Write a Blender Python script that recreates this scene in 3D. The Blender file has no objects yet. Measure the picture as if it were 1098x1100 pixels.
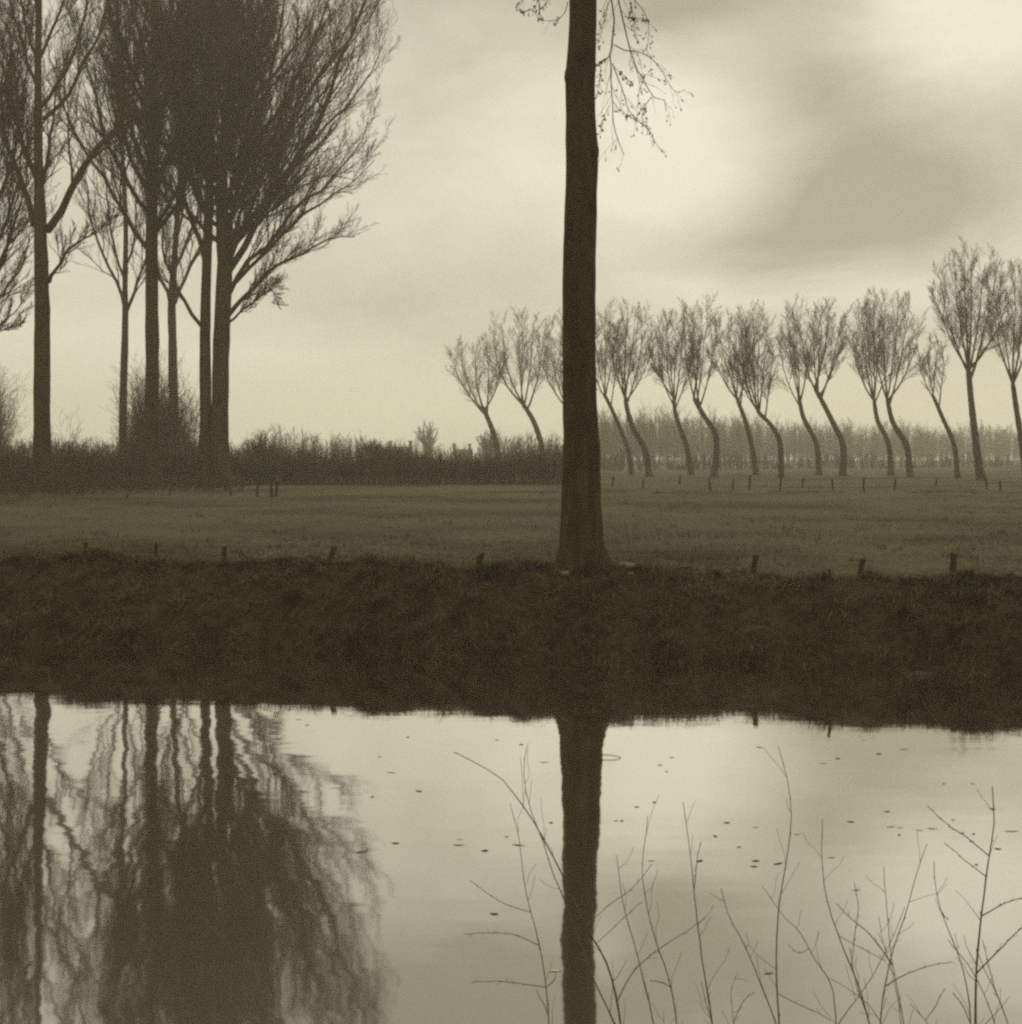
import bpy, math, numpy as np
from math import radians, pi

# ------------------------------------------------------------------ basics
S = bpy.context.scene
COL = S.collection
F, CX, HY, CAMZ = 1594.0, 549.0, 490.0, 2.52     # focal length in photo pixels, photo centre column, horizon row, eye height over water
GZ = 0.965                                        # meadow level above the water
SK = 0.216                                        # the canal runs a little askew to the view

def W(x, y, D):
    return np.array([(x - CX) / F * D, D, CAMZ - (y - HY) / F * D])

def px(D):
    return D / F

def mk_mesh(name, V, faces4=None, faces3=None, smooth=False):
    V = np.asarray(V, dtype=np.float32).reshape(-1, 3)
    me = bpy.data.meshes.new(name)
    parts, starts, tot = [], [], 0
    for f, n in ((faces4, 4), (faces3, 3)):
        if f is not None and len(f):
            f = np.asarray(f, dtype=np.int32).reshape(-1, n)
            parts.append(f.ravel())
            starts.append(tot + np.arange(len(f)) * n)
            tot += f.size
    me.vertices.add(len(V)); me.vertices.foreach_set('co', V.ravel())
    loops = np.concatenate(parts); st = np.concatenate(starts).astype(np.int32)
    me.loops.add(len(loops)); me.loops.foreach_set('vertex_index', loops)
    me.polygons.add(len(st)); me.polygons.foreach_set('loop_start', st)
    if smooth:
        me.polygons.foreach_set('use_smooth', np.ones(len(st), dtype=bool))
    me.update(calc_edges=True); me.validate()
    return me

def link(name, me, mat, parent=None, loc=None):
    o = bpy.data.objects.new(name, me)
    COL.objects.link(o)
    if mat and not me.materials:
        me.materials.append(mat)
    if parent: o.parent = parent
    if loc is not None: o.location = [float(c) for c in loc]
    return o

def tag(o, label=None, cat=None, group=None, kind=None):
    if label: o['label'] = label
    if cat: o['category'] = cat
    if group: o['group'] = group
    if kind: o['kind'] = kind
    return o

def thing(name, label, cat, loc, group=None):
    o = bpy.data.objects.new(name, None)
    o.empty_display_size = 0.2
    COL.objects.link(o); o.location = [float(c) for c in loc]
    return tag(o, label, cat, group)

def copy_tree(o, parent=None):
    c = o.copy(); COL.objects.link(c)
    if parent: c.parent = parent
    for ch in o.children: copy_tree(ch, c)
    return c

def unit(v):
    return v / np.maximum(np.linalg.norm(v, axis=-1, keepdims=True), 1e-9)

class Bag:
    """collects tubes, blades and buds into ONE mesh"""
    def __init__(s): s.V, s.Q, s.T, s.n = [], [], [], 0
    def add(s, V, Q=None, T=None):
        V = np.asarray(V, float).reshape(-1, 3)
        if Q is not None and len(Q): s.Q.append(np.asarray(Q, dtype=np.int64).reshape(-1, 4) + s.n)
        if T is not None and len(T): s.T.append(np.asarray(T, dtype=np.int64).reshape(-1, 3) + s.n)
        s.V.append(V); s.n += len(V)
    def tubes(s, P, R, sides=3):
        P = np.asarray(P, float); R = np.asarray(R, float)
        if P.ndim == 2: P, R = P[None], R[None]
        N, K = P.shape[:2]
        T = unit(np.gradient(P, axis=1))
        m = np.abs(T.mean(1)); ref = np.eye(3)[np.argmin(m, axis=1)][:, None, :]
        A = unit(np.cross(T, ref)); B = np.cross(T, A)
        a = np.arange(sides) / sides * 2 * pi
        V = P[:, :, None, :] + R[:, :, None, None] * (A[:, :, None, :] * np.cos(a)[:, None] + B[:, :, None, :] * np.sin(a)[:, None])
        base = (np.arange(N) * K * sides)[:, None, None]
        k = np.arange(K - 1)[None, :, None] * sides; j = np.arange(sides)[None, None, :]; j2 = (j + 1) % sides
        q = np.stack([base + k + j, base + k + j2, base + k + sides + j2, base + k + sides + j], -1)
        s.add(V, q)
    def buds(s, C, r, ln, dirs):
        N = len(C); d = unit(dirs); ref = np.where(np.abs(d[:, 2:3]) > .8, [[1., 0, 0]], [[0, 0, 1.]])
        A = unit(np.cross(d, ref)); B = np.cross(d, A); r = np.asarray(r)[:, None]; ln = np.asarray(ln)[:, None]
        V = np.stack([C - d * ln, C + A * r, C + B * r, C - A * r, C - B * r, C + d * ln], 1)
        t = np.array([[0, 2, 1], [0, 3, 2], [0, 4, 3], [0, 1, 4], [5, 1, 2], [5, 2, 3], [5, 3, 4], [5, 4, 1]])
        s.add(V, None, (np.arange(N)[:, None, None] * 6 + t[None]).reshape(-1, 3))
    def blades(s, P, w, dirs, h, lean, rng, K=4):
        """grass blades: curved tapering strips rooted at P"""
        N = len(P); t = np.linspace(0, 1, K)
        up = np.array([0, 0, 1.])
        C = P[:, None, :] + (h[:, None] * t * (1 - .35 * (lean[:, None] * t)))[:, :, None] * up + dirs[:, None, :] * (h * lean)[:, None, None] * (t ** 2)[None, :, None]
        C[:, :, 2] -= (h * lean ** 2)[:, None] * .35 * t[None] ** 3
        side = np.stack([-dirs[:, 1], dirs[:, 0], np.zeros(N)], 1)
        a = rng.uniform(-1, 1, N); side = unit(side + dirs * a[:, None])
        wd = w[:, None] * (1 - t[None] ** 1.5 * .9)
        V = np.stack([C - side[:, None] * wd[..., None] / 2, C + side[:, None] * wd[..., None] / 2], 2)
        base = (np.arange(N) * K * 2)[:, None]; k = np.arange(K - 1)[None] * 2
        s.add(V, np.stack([base + k, base + k + 1, base + k + 3, base + k + 2], -1))
    def build(s, name, mat, parent=None, loc=(0, 0, 0), smooth=False):
        V = np.concatenate(s.V) - np.asarray(loc, float)
        me = mk_mesh(name, V, np.concatenate(s.Q) if s.Q else None, np.concatenate(s.T) if s.T else None, smooth)
        return link(name, me, mat, parent, None if parent else loc)

def resample(pts, K):
    pts = np.asarray(pts, float)
    d = np.r_[0, np.cumsum(np.linalg.norm(np.diff(pts, axis=0), axis=1))]
    if len(pts) > 2:                                   # Catmull-Rom through the traced points
        m = np.gradient(pts, d, axis=0)
        out = []
        for t in np.linspace(0, d[-1], K):
            i = min(np.searchsorted(d, t, side='right') - 1, len(d) - 2); h = d[i + 1] - d[i]; u = (t - d[i]) / h
            out.append((2*u**3 - 3*u**2 + 1) * pts[i] + (u**3 - 2*u**2 + u) * h * m[i] + (-2*u**3 + 3*u**2) * pts[i+1] + (u**3 - u**2) * h * m[i+1])
        return np.array(out)
    return pts[0] + (pts[1] - pts[0]) * np.linspace(0, 1, K)[:, None]

def spawn(rng, P, R, m, t0, t1, ang, up, lf, K=4, rr=.55, rmin=.004, jit=.05, curve=.1, taper=.35, fall=.55):
    """children branches of a whole level at once"""
    N, Kp = P.shape[:2]
    t = t0 + (t1 - t0) * (np.arange(m)[None] + rng.uniform(0, 1, (N, m))) / m
    f = t * (Kp - 1); i = np.minimum(f.astype(int), Kp - 2); w = (f - i)[..., None]; n = np.arange(N)[:, None]
    pos = P[n, i] * (1 - w) + P[n, i + 1] * w
    tan = unit(P[n, i + 1] - P[n, i]); rad = R[n, i] * (1 - w[..., 0]) + R[n, i + 1] * w[..., 0]
    Lp = np.linalg.norm(np.diff(P, axis=1), axis=2).sum(1)[:, None]
    ln = Lp * lf * (1 - fall * t) * rng.uniform(.55, 1.3, (N, m))
    r = rng.normal(size=(N, m, 3)); perp = unit(r - (r * tan).sum(-1, keepdims=True) * tan)
    a = (ang * rng.uniform(.6, 1.35, (N, m)))[..., None]
    d = np.cos(a) * tan + np.sin(a) * perp; d[..., 2] += up; d = unit(d)
    s = np.linspace(0, 1, K)
    C = pos[:, :, None] + d[:, :, None] * (ln[..., None] * s)[..., None]
    C[..., 2] += curve * ln[..., None] * s ** 2
    j = rng.normal(size=(N, m, K, 3)) * (ln[..., None, None] * jit); j[:, :, 0] = 0
    C = C + np.cumsum(j, axis=2) * .7
    rb = np.maximum(rad * rr * rng.uniform(.7, 1.1, rad.shape), rmin)
    Rr = np.maximum(rb[..., None] * (1 - (1 - taper) * s), rmin * .8)
    return C.reshape(-1, K, 3), Rr.reshape(-1, K)

# ------------------------------------------------------------------ materials
def new_mat(name):
    m = bpy.data.materials.new(name); m.use_nodes = True
    nt = m.node_tree; return m, nt, nt.nodes['Principled BSDF'], nt.nodes['Material Output']

def mix(nt, a, b, fac):
    n = nt.nodes.new('ShaderNodeMix'); n.data_type = 'RGBA'
    for s, v in ((n.inputs[6], a), (n.inputs[7], b), (n.inputs[0], fac)):
        if isinstance(v, bpy.types.NodeSocket): nt.links.new(v, s)
        elif isinstance(v, (tuple, list)): s.default_value = (*v, 1)
        else: s.default_value = v
    return n.outputs[2]

def noise(nt, vec, scale, detail=5, rough=.6, dist=0):
    n = nt.nodes.new('ShaderNodeTexNoise')
    n.inputs['Scale'].default_value = scale; n.inputs['Detail'].default_value = detail
    n.inputs['Roughness'].default_value = rough; n.inputs['Distortion'].default_value = dist
    if vec is not None: nt.links.new(vec, n.inputs['Vector'])
    return n

def ramp(nt, fac, lo, hi):
    n = nt.nodes.new('ShaderNodeMapRange'); n.interpolation_type = 'SMOOTHSTEP'
    n.inputs['From Min'].default_value = lo; n.inputs['From Max'].default_value = hi
    nt.links.new(fac, n.inputs['Value']); return n.outputs['Result']

def objvec(nt, sc=(1, 1, 1)):
    t = nt.nodes.new('ShaderNodeTexCoord'); m = nt.nodes.new('ShaderNodeMapping')
    m.inputs['Scale'].default_value = sc; nt.links.new(t.outputs['Object'], m.inputs['Vector'])
    return m.outputs['Vector']

def bump(nt, bs, h, strength, dist):
    b = nt.nodes.new('ShaderNodeBump'); b.inputs['Strength'].default_value = strength; b.inputs['Distance'].default_value = dist
    nt.links.new(h, b.inputs['Height']); nt.links.new(b.outputs['Normal'], bs.inputs['Normal'])

def bark_mat(name, c1, c2, scale=6, bumpd=.02, stretch=.18):
    m, nt, bs, _ = new_mat(name)
    v = objvec(nt, (1, 1, stretch)); n = noise(nt, v, scale, 7, .65, .6); n2 = noise(nt, objvec(nt), scale * .25, 4)
    c = mix(nt, c1, c2, ramp(nt, n.outputs['Fac'], .38, .68))
    c = mix(nt, c, tuple(x * .65 for x in c1), ramp(nt, n2.outputs['Fac'], .5, .72))
    nt.links.new(c, bs.inputs['Base Color']); bs.inputs['Roughness'].default_value = .95
    bs.inputs['Specular IOR Level'].default_value = .15
    bump(nt, bs, n.outputs['Fac'], .9, bumpd)
    return m

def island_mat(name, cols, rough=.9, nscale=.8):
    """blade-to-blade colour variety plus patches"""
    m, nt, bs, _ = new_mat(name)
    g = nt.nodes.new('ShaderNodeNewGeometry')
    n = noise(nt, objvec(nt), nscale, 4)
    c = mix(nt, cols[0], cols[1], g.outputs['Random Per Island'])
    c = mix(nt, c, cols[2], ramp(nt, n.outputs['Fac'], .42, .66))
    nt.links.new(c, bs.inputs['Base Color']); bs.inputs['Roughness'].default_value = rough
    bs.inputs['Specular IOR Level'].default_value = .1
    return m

def rough_mat(name, c1, c2, scale=8, bd=.01):
    m, nt, bs, _ = new_mat(name)
    n = noise(nt, objvec(nt), scale, 6)
    nt.links.new(mix(nt, c1, c2, ramp(nt, n.outputs['Fac'], .35, .65)), bs.inputs['Base Color'])
    bs.inputs['Roughness'].default_value = .9; bs.inputs['Specular IOR Level'].default_value = .15
    bump(nt, bs, n.outputs['Fac'], .6, bd); return m

M_BARK = bark_mat('poplar_bark', (.044, .029, .0125), (.076, .052, .024), 7, .06)
M_BARK_FAR = bark_mat('grey_brown_bark', (.044, .030, .0125), (.076, .054, .025), 3, .03)
M_TWIG = rough_mat('twig_bark', (.048, .034, .017), (.078, .058, .031), 3)
M_STEM = rough_mat('willow_stem_bark', (.12, .097, .054), (.19, .155, .092), 25, .001)
M_POST = bark_mat('weathered_post_wood', (.036, .027, .015), (.07, .055, .033), 22, .006)
M_STONE = rough_mat('pale_stone', (.11, .094, .064), (.21, .185, .135), 14, .02)
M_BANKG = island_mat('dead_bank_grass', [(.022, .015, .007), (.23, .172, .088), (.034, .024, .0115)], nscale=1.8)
M_TUFT = island_mat('pale_dry_grass', [(.13, .105, .062), (.24, .20, .125), (.12, .095, .055)])
M_PALEG = island_mat('bleached_bank_grass', [(.14, .112, .064), (.27, .225, .14), (.10, .078, .043)], nscale=2)
M_FIELD = island_mat('short_pasture_grass', [(.088, .073, .043), (.135, .115, .072), (.074, .060, .034)], nscale=.25)
M_HEDGE = island_mat('leafless_hedge', [(.068, .053, .028), (.135, .108, .062), (.06, .046, .024)], nscale=.5)
M_WOOD = island_mat('distant_twigs', [(.07, .056, .034), (.12, .10, .064), (.08, .064, .04)], nscale=.05)
M_LEAF = island_mat('sodden_leaf', [(.035, .027, .015), (.09, .07, .04), (.06, .045, .025)])
M_PLEAF = island_mat('sky_glint_leaf', [(.45, .41, .31), (.62, .58, .46), (.5, .46, .36)])  # pale because the reflected sky is painted into the leaf colour
M_WALL = rough_mat('old_render_wall', (.20, .17, .115), (.28, .24, .17), 2)
M_ROOF = rough_mat('dark_roof_tile', (.06, .047, .028), (.09, .072, .044), 3)
M_PANE = rough_mat('dark_window_glass', (.02, .017, .011), (.03, .025, .016), 1)

def ground_mat():
    m, nt, bs, _ = new_mat('ground_earth_and_pasture')
    t = nt.nodes.new('ShaderNodeTexCoord')
    dot = nt.nodes.new('ShaderNodeVectorMath'); dot.operation = 'DOT_PRODUCT'; dot.inputs[1].default_value = (SK, 1, 0)
    nt.links.new(t.outputs['Object'], dot.inputs[0])
    nb = noise(nt, t.outputs['Object'], .9, 5); ad = nt.nodes.new('ShaderNodeMath'); ad.operation = 'MULTIPLY_ADD'
    ad.inputs[1].default_value = 1.6; nt.links.new(nb.outputs['Fac'], ad.inputs[0]); nt.links.new(dot.outputs['Value'], ad.inputs[2])
    f = ramp(nt, ad.outputs[0], 21.2, 22.4)
    n1 = noise(nt, t.outputs['Object'], 5, 8, .7); n2 = noise(nt, t.outputs['Object'], .12, 5, .6); n3 = noise(nt, objvec(nt, (.35, 1.6, 1)), .8, 6, .7)
    earth = mix(nt, (.034, .023, .0115), (.066, .047, .024), ramp(nt, n1.outputs['Fac'], .35, .65))
    past = mix(nt, (.080, .066, .038), (.122, .104, .064), ramp(nt, n1.outputs['Fac'], .32, .68))
    past = mix(nt, past, (.052, .041, .021), ramp(nt, n2.outputs['Fac'], .42, .66))
    past = mix(nt, past, (.115, .097, .060), ramp(nt, n3.outputs['Fac'], .55, .75))
    nt.links.new(mix(nt, earth, past, f), bs.inputs['Base Color'])
    bs.inputs['Roughness'].default_value = 1; bs.inputs['Specular IOR Level'].default_value = .05
    bump(nt, bs, n1.outputs['Fac'], .8, .06)
    return m

def water_mat():
    m, nt, bs, out = new_mat('still_canal_water')
    nt.nodes.remove(bs)
    t = nt.nodes.new('ShaderNodeTexCoord')
    def slope(scale, sc, amp, detail):
        mp = nt.nodes.new('ShaderNodeMapping'); mp.inputs['Scale'].default_value = sc
        nt.links.new(t.outputs['Object'], mp.inputs['Vector'])
        n = noise(nt, mp.outputs['Vector'], scale, detail, .5)
        s = nt.nodes.new('ShaderNodeVectorMath'); s.operation = 'SUBTRACT'; s.inputs[1].default_value = (.5, .5, .5)
        nt.links.new(n.outputs['Color'], s.inputs[0])
        k = nt.nodes.new('ShaderNodeVectorMath'); k.operation = 'MULTIPLY'; k.inputs[1].default_value = (amp[0], amp[1], 0)
        nt.links.new(s.outputs[0], k.inputs[0]); return k.outputs[0]
    def add(a, b):
        n = nt.nodes.new('ShaderNodeVectorMath'); nt.links.new(a, n.inputs[0])
        if isinstance(b, tuple): n.inputs[1].default_value = b
        else: nt.links.new(b, n.inputs[1])
        return n.outputs[0]
    a = slope(1.0, (.40, 1.0, 1), (.018, .013), 2)
    b = slope(5.0, (.3, 1.2, 1), (.009, .013), 3)
    v = add(add(a, b), (0, 0, 1))
    nz = nt.nodes.new('ShaderNodeVectorMath'); nz.operation = 'NORMALIZE'; nt.links.new(v, nz.inputs[0])
    g = nt.nodes.new('ShaderNodeBsdfGlossy'); g.inputs['Roughness'].default_value = .038; g.inputs['Color'].default_value = (.91, .905, .885, 1)
    nt.links.new(nz.outputs[0], g.inputs['Normal'])
    d = nt.nodes.new('ShaderNodeBsdfDiffuse'); d.inputs['Color'].default_value = (.10, .082, .046, 1)
    fr = nt.nodes.new('ShaderNodeLayerWeight'); fr.inputs['Blend'].default_value = .5
    fac = nt.nodes.new('ShaderNodeMapRange'); fac.inputs['To Min'].default_value = -.06; fac.inputs['To Max'].default_value = .96
    fac.inputs['From Min'].default_value = .2; fac.inputs['From Max'].default_value = .86
    nt.links.new(fr.outputs['Facing'], fac.inputs['Value'])
    mx = nt.nodes.new('ShaderNodeMixShader'); nt.links.new(fac.outputs[0], mx.inputs[0])
    nt.links.new(d.outputs[0], mx.inputs[1]); nt.links.new(g.outputs[0], mx.inputs[2]); nt.links.new(mx.outputs[0], out.inputs['Surface'])
    return m

# ------------------------------------------------------------------ terrain
def wob(x, y, sc, seed):
    r = np.random.default_rng(seed); z = 0
    for k in range(7):
        a = r.uniform(0, 2 * pi); f = sc * r.uniform(.6, 1.9); p = r.uniform(0, 2 * pi)
        z = z + np.sin((np.cos(a) * x + np.sin(a) * y) * f + p)
    return z / 7 ** .5 / 1.6

def ground_z(X, Y):
    X = np.asarray(X, float); Y = np.asarray(Y, float)
    s = Y + SK * X
    top = GZ - .06 * np.clip(X / 6.5, 0, 1.2) * np.clip((26 - s) / 5, 0, 1)
    edge = .22 * wob(X, 0 * X, 1.1, 3) + .09 * wob(X, 0 * X, 4.5, 4)
    near = np.interp(s, [-5, 2.2, 3.4, 4.9, 6.2, 16.8], [.95, .95, .55, -.05, -.55, -.6])
    t = np.clip((s - (18.55 + edge)) / 1.85, -1.2, 1)
    far = np.where(t > 0, np.sin(np.clip(t, 0, 1) * pi / 2) ** 1.0, t * .55) * top
    z = np.where(s < 12, near, far)
    lump = .07 * wob(X, Y, 2.2, 5) + .04 * wob(X, Y, 6, 6) + .02 * wob(X, Y, 15, 9)
    z = z + lump * np.clip((s - 18.4) / .8, 0, 1) * np.clip(1.15 - np.clip((s - 21) / 6, 0, 1), .12, 1)
    z = z + .12 * np.exp(-((X + 6.3) / .7) ** 2 - ((s - 20.6) / .5) ** 2)
    z = z + .05 * wob(X, Y, .14, 8) * np.clip((s - 26) / 15, 0, 1)
    return z

def axis(fine0, fine1, step, lo, hi, g=1.13):
    a = list(np.arange(fine0, fine1 + 1e-6, step)); d = step
    while a[-1] < hi: d *= g; a.append(min(a[-1] + d, hi))
    d = step
    while a[0] > lo: d *= g; a.insert(0, max(a[0] - d, lo))
    return np.array(a)

GX = axis(-13, 13, .1, -600, 600); GS = np.r_[axis(17.6, 23.6, .085, 10, 620), []]
GS = np.r_[[-60, -20, -5, 1, 2.2, 2.8, 3.4, 4.1, 4.9, 6.2, 8], GS]
gx, gs = np.meshgrid(GX, GS); gy = gs - SK * gx * np.clip(1.4 - np.abs(gx) / 200, 0, 1)   # far out the sheet squares up
gz = ground_z(gx, gs - SK * gx)
nx, ny = len(GX), len(GS); idx = np.arange(nx * ny).reshape(ny, nx)
q = np.stack([idx[:-1, :-1], idx[:-1, 1:], idx[1:, 1:], idx[1:, :-1]], -1).reshape(-1, 4)
tag(link('ground', mk_mesh('ground', np.stack([gx, gy, gz], -1), q, smooth=True), ground_mat()), kind='structure')

wx = np.linspace(-590, 590, 137); wv = []
for s_ in (4.2, 19.6):
    wv.append(np.stack([wx, s_ - SK * wx * np.clip(1.4 - np.abs(wx) / 200, 0, 1), 0 * wx], -1))
wi = np.arange(137)
tag(link('canal_water', mk_mesh('canal_water', np.concatenate(wv), np.stack([wi[:-1], wi[1:], wi[1:] + 137, wi[:-1] + 137], -1)), water_mat()), kind='structure')

# ------------------------------------------------------------------ grass
rng = np.random.default_rng(11)
def scatter_blades(n, xr, sr, h, w, lean, mask=None, bias=None):
    X = rng.uniform(*xr, n); s = rng.uniform(*sr, n); Y = s - SK * X
    if mask is not None:
        k = rng.uniform(0, 1, n) < mask(X, s); X, Y, s = X[k], Y[k], s[k]
    n = len(X); Z = ground_z(X, Y)
    k = Z > -.03; X, Y, Z = X[k], Y[k], Z[k]; n = len(X)
    a = rng.uniform(0, 2 * pi, n); d = np.stack([np.cos(a), np.sin(a), 0 * a], 1)
    if bias is not None: d = unit(d + np.array(bias))
    clump = np.clip(1 + .5 * wob(X, Y, 3.3, 21) + .35 * wob(X, Y, 9, 22), .35, 2)
    hh = h * rng.uniform(.4, 1.3, n) * clump
    return np.stack([X, Y, Z - .015], 1), w * rng.uniform(.5, 1.4, n), d, hh, lean * rng.uniform(.4, 1.6, n)

b = Bag()
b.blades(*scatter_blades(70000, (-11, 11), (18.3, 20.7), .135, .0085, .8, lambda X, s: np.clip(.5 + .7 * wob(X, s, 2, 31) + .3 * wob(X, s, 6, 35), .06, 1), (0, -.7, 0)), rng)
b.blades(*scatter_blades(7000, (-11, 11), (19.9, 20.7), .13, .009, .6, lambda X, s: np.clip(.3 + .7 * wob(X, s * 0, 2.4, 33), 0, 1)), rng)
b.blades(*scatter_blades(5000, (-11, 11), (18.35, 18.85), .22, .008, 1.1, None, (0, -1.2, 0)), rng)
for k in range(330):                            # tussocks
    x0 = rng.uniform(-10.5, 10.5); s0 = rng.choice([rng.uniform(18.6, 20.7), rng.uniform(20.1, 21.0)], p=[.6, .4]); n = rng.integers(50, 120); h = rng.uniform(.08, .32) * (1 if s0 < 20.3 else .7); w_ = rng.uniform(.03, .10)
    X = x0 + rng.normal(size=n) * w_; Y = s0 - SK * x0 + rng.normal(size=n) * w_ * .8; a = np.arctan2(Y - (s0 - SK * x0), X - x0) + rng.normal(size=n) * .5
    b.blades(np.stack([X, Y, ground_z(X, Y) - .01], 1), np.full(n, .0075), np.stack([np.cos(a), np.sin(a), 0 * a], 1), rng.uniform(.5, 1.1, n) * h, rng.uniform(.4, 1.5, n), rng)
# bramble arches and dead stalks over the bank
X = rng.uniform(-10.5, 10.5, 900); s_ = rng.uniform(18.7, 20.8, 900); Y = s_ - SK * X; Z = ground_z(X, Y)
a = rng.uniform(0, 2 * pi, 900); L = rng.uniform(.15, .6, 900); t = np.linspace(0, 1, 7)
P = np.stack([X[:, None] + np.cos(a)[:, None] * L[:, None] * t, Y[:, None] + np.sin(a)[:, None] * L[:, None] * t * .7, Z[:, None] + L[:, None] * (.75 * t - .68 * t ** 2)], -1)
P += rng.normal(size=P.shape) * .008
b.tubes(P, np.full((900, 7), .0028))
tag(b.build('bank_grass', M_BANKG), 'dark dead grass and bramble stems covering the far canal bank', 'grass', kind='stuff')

b = Bag()
n = 95000
D = 1 / rng.uniform(1 / 85., 1 / 20.6, n); az = rng.uniform(-.42, .42, n); X = az * D; s_ = D + SK * X
k = s_ > 20.75; X, D = X[k], D[k]; n = len(X)
Z = ground_z(X, D); a = rng.uniform(0, 2 * pi, n)
pat = np.clip(1 + .7 * wob(X, D, 1.1, 41) + .6 * wob(X, D, .3, 42), .1, 2.4)
b.blades(np.stack([X, D, Z - .01], 1), rng.uniform(.5, 1.3, n) * .009 * np.sqrt(D / 22), np.stack([np.cos(a), np.sin(a), 0 * a], 1), rng.uniform(.3, 1.2, n) * .062 * pat, rng.uniform(.3, 1.1, n), rng, K=3)
n = 260; D = 1 / rng.uniform(1 / 72., 1 / 22., n); X = rng.uniform(-.40, .42, n) * D; k = (D + SK * X > 21.3); X, D = X[k], D[k]
for x_ in np.arange(700, 1110, 3.0):                      # rough grass left standing along a wet furrow
    if math.sin(x_ * .045) + .5 * math.sin(x_ * .13) > -.35: X = np.r_[X, (x_ - CX) / F * 62 + rng.normal() * .1]; D = np.r_[D, 62 + rng.normal() * .8]
X = np.repeat(X, 14) + rng.normal(size=len(X) * 14) * .14; D = np.repeat(D, 14) + rng.normal(size=len(X)) * .10; n = len(X); a = rng.uniform(0, 2 * pi, n)
r_ = Bag(); r_.blades(np.stack([X, D, ground_z(X, D) - .01], 1), np.full(n, .016), np.stack([np.cos(a), np.sin(a), 0 * a], 1), rng.uniform(.08, .20, n), rng.uniform(.3, 1.3, n), rng, K=3)
tag(r_.build('rough_tufts', M_BANKG), 'darker rough tufts dotted over the grazed meadow', 'grass', kind='stuff')
tag(b.build('meadow_grass', M_FIELD), 'short grazed grass of the meadow behind the bank', 'grass', kind='stuff')

b = Bag()
b.blades(*scatter_blades(16000, (-11, 11), (19.6, 21.3), .075, .008, 1.2, lambda X, s: np.clip(.9 * wob(X, s, 1.3, 51) + .5 * wob(X, s, 4, 52) - .25, 0, 1)), rng)
b.blades(*scatter_blades(5000, (-11, 11), (18.5, 20), .10, .006, 1.2, lambda X, s: np.clip(.9 * wob(X, s, 1.9, 53) - .5, 0, 1), (0, -.8, 0)), rng)
tag(b.build('bleached_grass', M_PALEG), 'patches of bleached flattened grass along the top of the bank', 'grass', kind='stuff')

# pale tuft half way down the bank and floating reed scraps at the waterline
def pale_tuft(name, label, cat, x, y, D, n, h, w, spread, mat):
    b = Bag(); c = W(x, y, D); c[2] = ground_z(c[0], c[1]) if name == 'grass_tuft' else .01
    P = c + rng.normal(size=(n, 3)) * np.array([spread, spread * .5, .004]); a = rng.uniform(0, 2 * pi, n)
    b.blades(P, np.full(n, w), np.stack([np.cos(a), np.sin(a) - .6, 0 * a], 1), rng.uniform(.4, 1, n) * h, rng.uniform(.6, 1.7, n), rng)
    tag(b.build(name, mat, loc=c), label, cat)
pale_tuft('grass_tuft', 'pale dry grass tuft half way down the dark bank right of the big trunk', 'grass tuft', 752, 688, 19.15, 60, .16, .008, .05, M_TUFT)
pale_tuft('reed_scraps', 'pale scraps of reed lying at the waterline towards the right edge', 'reed', 985, 726, 17.05, 110, .09, .007, .055, M_TUFT)
for x_, l_ in ((795, 'ragged tuft of dry grass around the short leaning stake on the bank top'), (462, 'small dark tuft of grass on the bank top left of the big trunk'), (612, 'tuft of grass against the left root of the big trunk')):
    b = Bag(); c = W(x_, 610, 20.3 if x_ != 462 else 20.9); c[2] = ground_z(c[0], c[1]); n = 110
    P = c + rng.normal(size=(n, 3)) * np.array([.06, .04, .0]); P[:, 2] = ground_z(P[:, 0], P[:, 1]) - .01
    a = rng.uniform(0, 2 * pi, n)
    b.blades(P, np.full(n, .008), np.stack([np.cos(a), np.sin(a), 0 * a], 1), rng.uniform(.3, 1, n) * .17, rng.uniform(.3, 1.3, n), rng)
    tag(b.build('grass_tuft', M_BANKG, loc=c), l_, 'grass tuft')

# ------------------------------------------------------------------ the big trunk on the bank
TD = 20.3
prof = np.array([  # photo row, left edge, right edge
 (-420, 617, 630), (-300, 615, 634), (-150, 613, 639), (-60, 612, 641), (0, 611.7, 640.8), (40, 611, 640), (68, 608.6, 640), (78, 606.9, 640), (112, 608, 639), (140, 608, 640.4), (156, 608, 642.8), (180, 608.3, 642.6),
 (230, 606.5, 641), (280, 604.6, 640), (375, 604, 639.7), (430, 605, 641), (471, 604.6, 643.5), (480, 605, 645), (500, 604.3, 645), (546, 603.6, 646), (572, 602, 647.7), (591, 599, 650), (604, 595.5, 655), (612, 590.5, 661), (622, 583, 669)])
rows = np.linspace(-420, 622, 170)
le = np.interp(rows, prof[:, 0], prof[:, 1]); ri = np.interp(rows, prof[:, 0], prof[:, 2])
ker = np.ones(5) / 5; le[2:-2] = np.convolve(le, ker, 'valid'); ri[2:-2] = np.convolve(ri, ker, 'valid')
cx = ((le + ri) / 2 - CX) * px(TD); rad = (ri - le) / 2 * px(TD); cz = CAMZ - (rows - HY) * px(TD)
ns = 56; th = np.arange(ns) / ns * 2 * pi
rr_ = np.random.default_rng(5)
def cyl_noise(fz, ft, amp):
    z = 0
    for k in range(9):
        z = z + np.sin(cz[:, None] * rr_.uniform(.5, 1.6) * fz + ft * rr_.integers(1, 6) * th[None] + rr_.uniform(0, 6.3))
    return amp * z / 4
rel = 1 + cyl_noise(3, 1, .018) + cyl_noise(9, 3, .014) + cyl_noise(5, 5, .016)
flare = np.clip((rows - 570) / 52, 0, 1)[:, None] ** 1.6
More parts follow.
